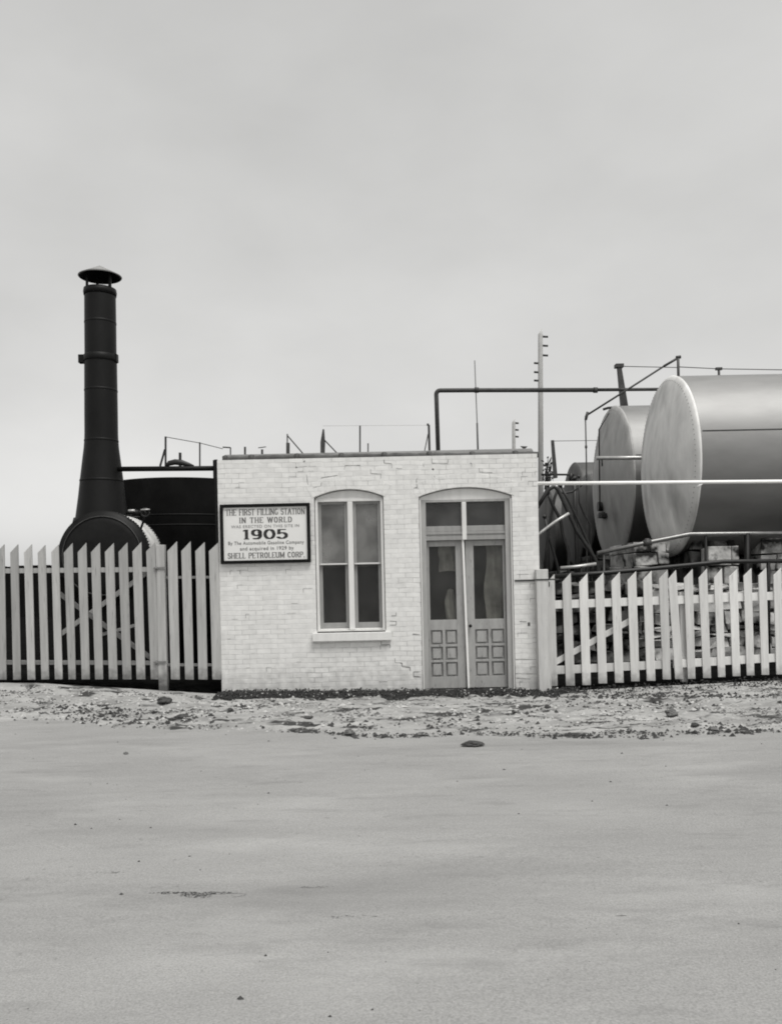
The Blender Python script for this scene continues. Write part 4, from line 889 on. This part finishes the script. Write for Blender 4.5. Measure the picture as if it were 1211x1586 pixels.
slant([(841, 905), (846, 850), (851, 812), (859, 770), (866, 752)], 4.5, 'dark slanting strut leaning right behind the office corner, rising to the white rail', Y=4.6)
slant([(868, 752), (880, 775), (898, 812), (913, 846), (922, 868), (922, 1020)], 4.0, 'thin dark slanting strut running parallel below the thick arched pipe', Y=4.3)
slant([(843, 800), (852, 838), (862, 872), (868, 900), (868, 1020)], 4.4, 'dark strut slanting down close behind the office corner, lowest of the slanting ones', Y=4.9)
slant([(862, 758), (872, 764), (886, 762), (900, 752), (908, 741)], 3.0, 'short dark drooping hose strung just under the white rail', Y=5.8)
# utility poles
def pole(px, ptop, wpx, Y, label, pegs, px_b=None):
    b0 = P(px, 903, Y); b0.z = 0; t = thing('utility_pole', b0, label, 'pole', 'utility poles behind the office')
    top = P(px, ptop, Y)
    MB().tube([Vector((b0.x, Y, -.1)), Vector((top.x, Y, top.z)), Vector((top.x + .05, Y, top.z + .22))], [L(wpx, Y) * .62, L(wpx, Y) * .48, .02], 14).build('shaft', 'pole', t)
    for (a, b, y) in pegs: MB().tube([P(a, y, Y), P(b, y + .4, Y)], .045, 8).build('step_peg', 'pipe', t)
    return t
pole(836.8, 518, 7.6, 24, 'tall pale wooden pole with step pegs at the right corner of the office', [(840, 848.5, 521), (840, 848.5, 535), (840, 848.5, 550), (827, 834, 562), (827, 834, 576), (827, 834, 589)])
pole(795.5, 655, 5.4, 30, 'short-looking pale wooden pole farther off, left of the tall one', [(798, 803, 655), (798, 803, 665.5), (798, 803, 676)])

# sparse little tree between the office corner and the tanks
random.seed(21)
tw = P(848, 900, 17.5); tw.z = 0
tree = thing('small_tree', tw, 'thin sparse little tree showing between the office corner and a bracket', 'tree')
tm = MB(); lm = MB(); top = P(846, 752, 17.5)
tm.tube([Vector((top.x, 17.5, 0)), top], [.09, .05], 8)
for i in range(9):
    a = P(random.uniform(843, 849), random.uniform(735, 760), 17.5); b = P(random.uniform(841, 856), random.uniform(700, 738), 17.5 + random.uniform(-.4, .4))
    tm.tube([a, (a + b) / 2 + Vector((random.uniform(-.08, .08), 0, 0)), b], [.03, .02, .01], 6)
for i in range(75):
    c0 = P(random.choice((random.gauss(845, 2.5), random.gauss(852, 2.5))), random.choice((random.gauss(722, 5), random.gauss(738, 6), random.gauss(745, 5))), 17.5 + random.uniform(-.5, .5)); r = random.uniform(.04, .09)
    ax = Vector((random.uniform(-1, 1), random.uniform(-1, 1), random.uniform(-1, 1))).normalized(); b_ = ax.orthogonal().normalized(); e_ = ax.cross(b_)
    lm.add([c0 + b_ * r, c0 + e_ * r * .6, c0 - b_ * r, c0 - e_ * r * .6], [(0, 1, 2, 3)])
tm.build('trunk', 'twig', tree); lm.build('crown', 'twig', tree)

# ------------------------------------------------------------------ stone piers and rubble retaining wall
def stones(m, x0, x1, z0, z1, y0, y1, sw, sh, seed, jit=.25, size_j=.35):
    random.seed(seed); z = z0
    while z < z1 - .03:
        h = min(z1 - z, sh * random.uniform(1 - size_j, 1 + size_j)); x = x0
        while x < x1 - .02:
            wd = min(x1 - x, sw * random.uniform(1 - size_j, 1 + size_j)); g = .012
            o = len(m.v); m.box((x + g, y0 + random.uniform(0, jit * .2), z + g), (x + wd - g, y1, z + h - g))
            for q in range(o, len(m.v)):
                m.v[q] += Vector((random.uniform(-1, 1) * jit * .10, random.uniform(-1, 1) * jit * .12, random.uniform(-1, 1) * jit * .10))
            x += wd
        z += h
    return m
def pier(px0, px1, pyt, pyb, Y, label, m, seed, dep=.9):
    a, b = P(px0, 900, Y), P(px1, 900, Y); zt = P((px0 + px1) / 2, pyt, Y).z; zb_ = min(0, P(px0, pyb, Y).z)
    t = stones(MB(), a.x, b.x, zb_ - .1, zt, Y, Y + dep, .42, .3, seed).build('stone_pier', m, None, .015)
    return tag(t, label, 'pier', 'stone piers under the tanks')
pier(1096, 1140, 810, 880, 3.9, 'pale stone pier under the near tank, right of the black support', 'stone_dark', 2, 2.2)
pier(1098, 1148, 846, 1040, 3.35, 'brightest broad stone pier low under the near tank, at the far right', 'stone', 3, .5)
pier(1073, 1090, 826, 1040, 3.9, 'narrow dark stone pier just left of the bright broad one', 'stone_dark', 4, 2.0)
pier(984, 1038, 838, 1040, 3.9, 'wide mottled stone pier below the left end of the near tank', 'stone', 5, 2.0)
pier(925, 956, 858, 1040, 7.6, 'dark stone pier below the left end of the second tank', 'stone_dark', 6, 2.6)
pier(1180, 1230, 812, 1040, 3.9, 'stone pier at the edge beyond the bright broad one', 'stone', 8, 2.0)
pier(868, 893, 884, 1040, 11.4, 'distant dark stone pier behind the gate pickets', 'stone_dark', 7, 2.6)
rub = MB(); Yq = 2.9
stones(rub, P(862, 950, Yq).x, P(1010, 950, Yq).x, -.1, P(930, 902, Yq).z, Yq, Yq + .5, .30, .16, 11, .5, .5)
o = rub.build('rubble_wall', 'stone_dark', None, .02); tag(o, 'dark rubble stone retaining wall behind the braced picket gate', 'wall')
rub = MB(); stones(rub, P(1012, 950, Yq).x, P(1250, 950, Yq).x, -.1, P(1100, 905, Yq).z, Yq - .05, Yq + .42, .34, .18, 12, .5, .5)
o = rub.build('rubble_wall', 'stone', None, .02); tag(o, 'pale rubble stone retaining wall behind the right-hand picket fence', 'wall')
# added black board fence that blocks the sky behind the yard
bf = MB(); x = -32
random.seed(9); YF = 27
bft = thing('sky_block_fence', (0, YF, 0), 'long added black board fence blocking the sky behind the tank yard', 'fence')
while x < 34:
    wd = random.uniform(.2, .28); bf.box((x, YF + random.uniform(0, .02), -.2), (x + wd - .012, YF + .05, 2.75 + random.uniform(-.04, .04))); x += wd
bf.build('boards', 'black_backing', bft); MB().box((-32, YF + .06, 1.9), (34, YF + .14, 2.02)).box((-32, YF + .06, .5), (34, YF + .14, .62)).build('rail', 'black_backing', bft)

# ------------------------------------------------------------------ rocks and litter
def rock(px, py, wpx, hpx, label, m='rock', seed=0):
    # find where the ray meets the ground
    Z = 3; 
    while Z < 16:
        p = P(px, py, CAMY + Z)
        gz = max(ground_z(p.x, p.y), road_z(p.x, p.y))
        if p.z <= gz: break
        Z += .02
    random.seed(seed); bm = bmesh.new(); bmesh.ops.create_icosphere(bm, subdivisions=3, radius=1)
    rx, rz = L(wpx, p.y) / 2, L(hpx, p.y) / 2
    for v in bm.verts:
        n = 1 + .38 * noise.noise(v.co * 1.3 + Vector((seed, 0, 0))) + .22 * noise.noise(v.co * 3.1 + Vector((0, seed, 0)))
        v.co = Vector((v.co.x * rx * n, v.co.y * rx * .8 * n, v.co.z * rz * n * (1 if v.co.z > 0 else .5)))
    me = bpy.data.meshes.new('rock'); bm.to_mesh(me); bm.free(); me.materials.append(M[m])
    o = bpy.data.objects.new('rock', me); COL.objects.link(o); o.location = (p.x, p.y, gz + rz * .55)
    return tag(o, label, 'rock')
rock(254, 1090, 23, 13, 'dark chunky rock on the dirt below the tall left gate', seed=1)
rock(732, 1156, 32, 11, 'long black rock lying at the road edge below the double doors', seed=2)
rock(1040, 1111, 19, 16, 'round grey rock on the dirt below the right picket fence', 'rock_grey', 3)
rock(1076, 1127, 13, 8, 'small dark oval rock right of the round grey rock', seed=4)
rock(540, 1140, 14, 11, 'grey rock at the dirt edge below the office window', 'rock_grey', 5)
rock(357, 1102, 9, 6, 'small dark rock on the dirt below the left end of the office', seed=6)
rock(266, 1116, 13, 4, 'flat dark stone lowest of those under the left gate', seed=7)
rock(281, 1112, 22, 6, 'long flat dark clod beside the flat stone under the left gate', seed=8)
rock(186, 1102, 10, 6, 'dark rock on the dirt beneath the middle of the left gate', seed=9)
rock(848, 1098, 9, 7, 'small dark rock below the foot of the gate post', seed=10)
rock(476, 1113, 18, 4, 'flat dark clod on the dirt below the sign and window', seed=11)
rock(1104, 1132, 15, 7, 'grey low rock near the dirt edge at the far right', 'rock_grey', 12)
rock(195, 1169, 7, 5, 'small grey stone alone on the road at the left', 'rock_grey', 13)
random.seed(31)
def debris(name, n, fx, fy, r0, r1, m, flat=.6):
    b = MB()
    for i in range(n):
        x = fx(); y = fy(x); z = max(ground_z(x, y), road_z(x, y)); r = random.uniform(r0, r1) * random.uniform(.5, 1)
        k = 5; t0 = random.random() * 6; ring_ = [(x + r * math.cos(t0 + j * 2 * PI / k) * random.uniform(.7, 1.5), y + r * math.sin(t0 + j * 2 * PI / k) * random.uniform(.5, 1.1), z - .003) for j in range(k)]
        tp = (x + random.uniform(-.3, .3) * r, y + random.uniform(-.3, .3) * r, z + r * flat * random.uniform(.5, 1.3))
        b.add(ring_ + [tp], [(j, (j + 1) % k, k) for j in range(k)])
    return tag(b.build(name, m), kind='stuff')
def clump_y(x):
    for _ in range(12):
        y = random.uniform(edge(x), -.1)
        if fbm(x * 1.0, y * 2.4, 3) > .05: return y
    return random.uniform(edge(x), -.1)
debris('dark_gravel', 2600, lambda: random.uniform(-6.8, 6.8), clump_y, .006, .03, 'rock')
debris('grey_gravel', 3500, lambda: random.uniform(-6.8, 6.8), clump_y, .006, .03, 'rock_grey')
debris('light_gravel', 3800, lambda: random.uniform(-6.8, 6.8), lambda x: random.uniform(edge(x), -.1), .006, .028, 'pebble')
debris('edge_cinders', 1100, lambda: random.uniform(-1.0, 6.8) if random.random() < .85 else random.uniform(-6, 6), lambda x: edge(x) + .55 * fbm(x * .8, 3.1) + .16 * fbm(x * 4, 9.1) + random.gauss(.03, .04), .008, .03, 'rock')
debris('road_grit', 2600, lambda: random.uniform(-5, 5), lambda x: random.uniform(-10.5, edge(x)), .002, .007, 'rock_grey', .6)
debris('road_pebbles', 90, lambda: random.uniform(-5, 5), lambda x: random.uniform(-10.5, edge(x)), .008, .02, 'rock', .7)
debris('pale_road_grit', 1500, lambda: random.uniform(-5, 5), lambda x: random.uniform(-10.5, edge(x)), .002, .006, 'pebble', .6)
def on_ground(px, py):
    Z = 3
    while Z < 16:
        p = P(px, py, CAMY + Z)
        if p.z <= max(ground_z(p.x, p.y), road_z(p.x, p.y)): break
        Z += .03
    return p.x, p.y
def cluster(name, spots_, r0, r1, m, flat=.8):
    pts = []
    for px, py, rx, ry, n in spots_:
        for i in range(n):
            pts.append(on_ground(px + random.gauss(0, rx), py + random.gauss(0, ry)))
    it = iter(pts); cur = [None]
    def fx(): cur[0] = next(it); return cur[0][0]
    return debris(name, len(pts), fx, lambda x: cur[0][1], r0, r1, m, flat)
cluster('dark_clods', [(190, 1106, 30, 5, 60), (150, 1112, 30, 5, 50), (230, 1122, 40, 4, 40), (300, 1108, 30, 5, 30), (110, 1098, 30, 3, 30), (385, 1100, 12, 3, 14), (560, 1122, 30, 5, 30),
                       (960, 1080, 70, 2.5, 120), (1080, 1078, 60, 2.5, 110), (1000, 1092, 80, 4, 60), (820, 1101, 25, 3, 22), (700, 1120, 80, 6, 40), (1120, 1130, 30, 4, 50), (1000, 1141, 25, 3, 40), (920, 1143, 40, 2, 60), (560, 1142, 20, 2, 30)], .012, .042, 'rock', .9)
cluster('pale_clods', [(470, 1095, 90, 5, 90), (760, 1105, 120, 8, 110), (1020, 1100, 70, 8, 80), (200, 1085, 80, 4, 60)], .015, .05, 'pebble', .7)
# leaf litter and weeds heaped against the foot of the wall
def litter(name, n, m, r0, r1, seed, x0=-2.6, x1=2.75):
    random.seed(seed); b = MB()
    for i in range(n):
        x = random.uniform(x0, x1); t = random.random() ** .75; y = -.01 - .62 * t * max(.2, .85 + 1.3 * fbm(x * 1.9, 1.7))
        z = max(ground_z(x, y), -.2) + (1 - t) * .07 * random.random() + .012; r = random.uniform(r0, r1)
        ax = Vector((random.uniform(-.8, .8), random.uniform(-1, .2), random.uniform(.2, 1))).normalized(); u = ax.orthogonal().normalized(); u.rotate(Matrix.Rotation(random.random() * 6, 3, ax)); v = ax.cross(u); c0 = Vector((x, y, z))
        b.add([c0 - u * r, c0 + v * r * .5 + ax * r * .15, c0 + u * r, c0 - v * r * .5 + ax * r * .15], [(0, 1, 2, 3)])
    return tag(b.build(name, m), kind='stuff')
litter('loose_litter', 1600, 'litter', .01, .03, 43, -2.6, 6.5)
litter('leaf_litter', 9000, 'litter', .012, .034, 41); litter('pale_leaf_litter', 420, 'litter_light', .010, .028, 42)
def mound_z(x, y):
    t = -y / .62 ; return gf(x) - .03 + max(0, (1 - t)) * .085 + .02 * fbm(x * 6, y * 9)
xs = [-2.62 + i * .06 for i in range(91)]; sheet('soil_bank', xs, [-.66 + i * .055 for i in range(12)] + [-.003], lambda x, y: max(mound_z(x, y), -.3) if -2.6 < x < 2.75 else -.3, 'litter')
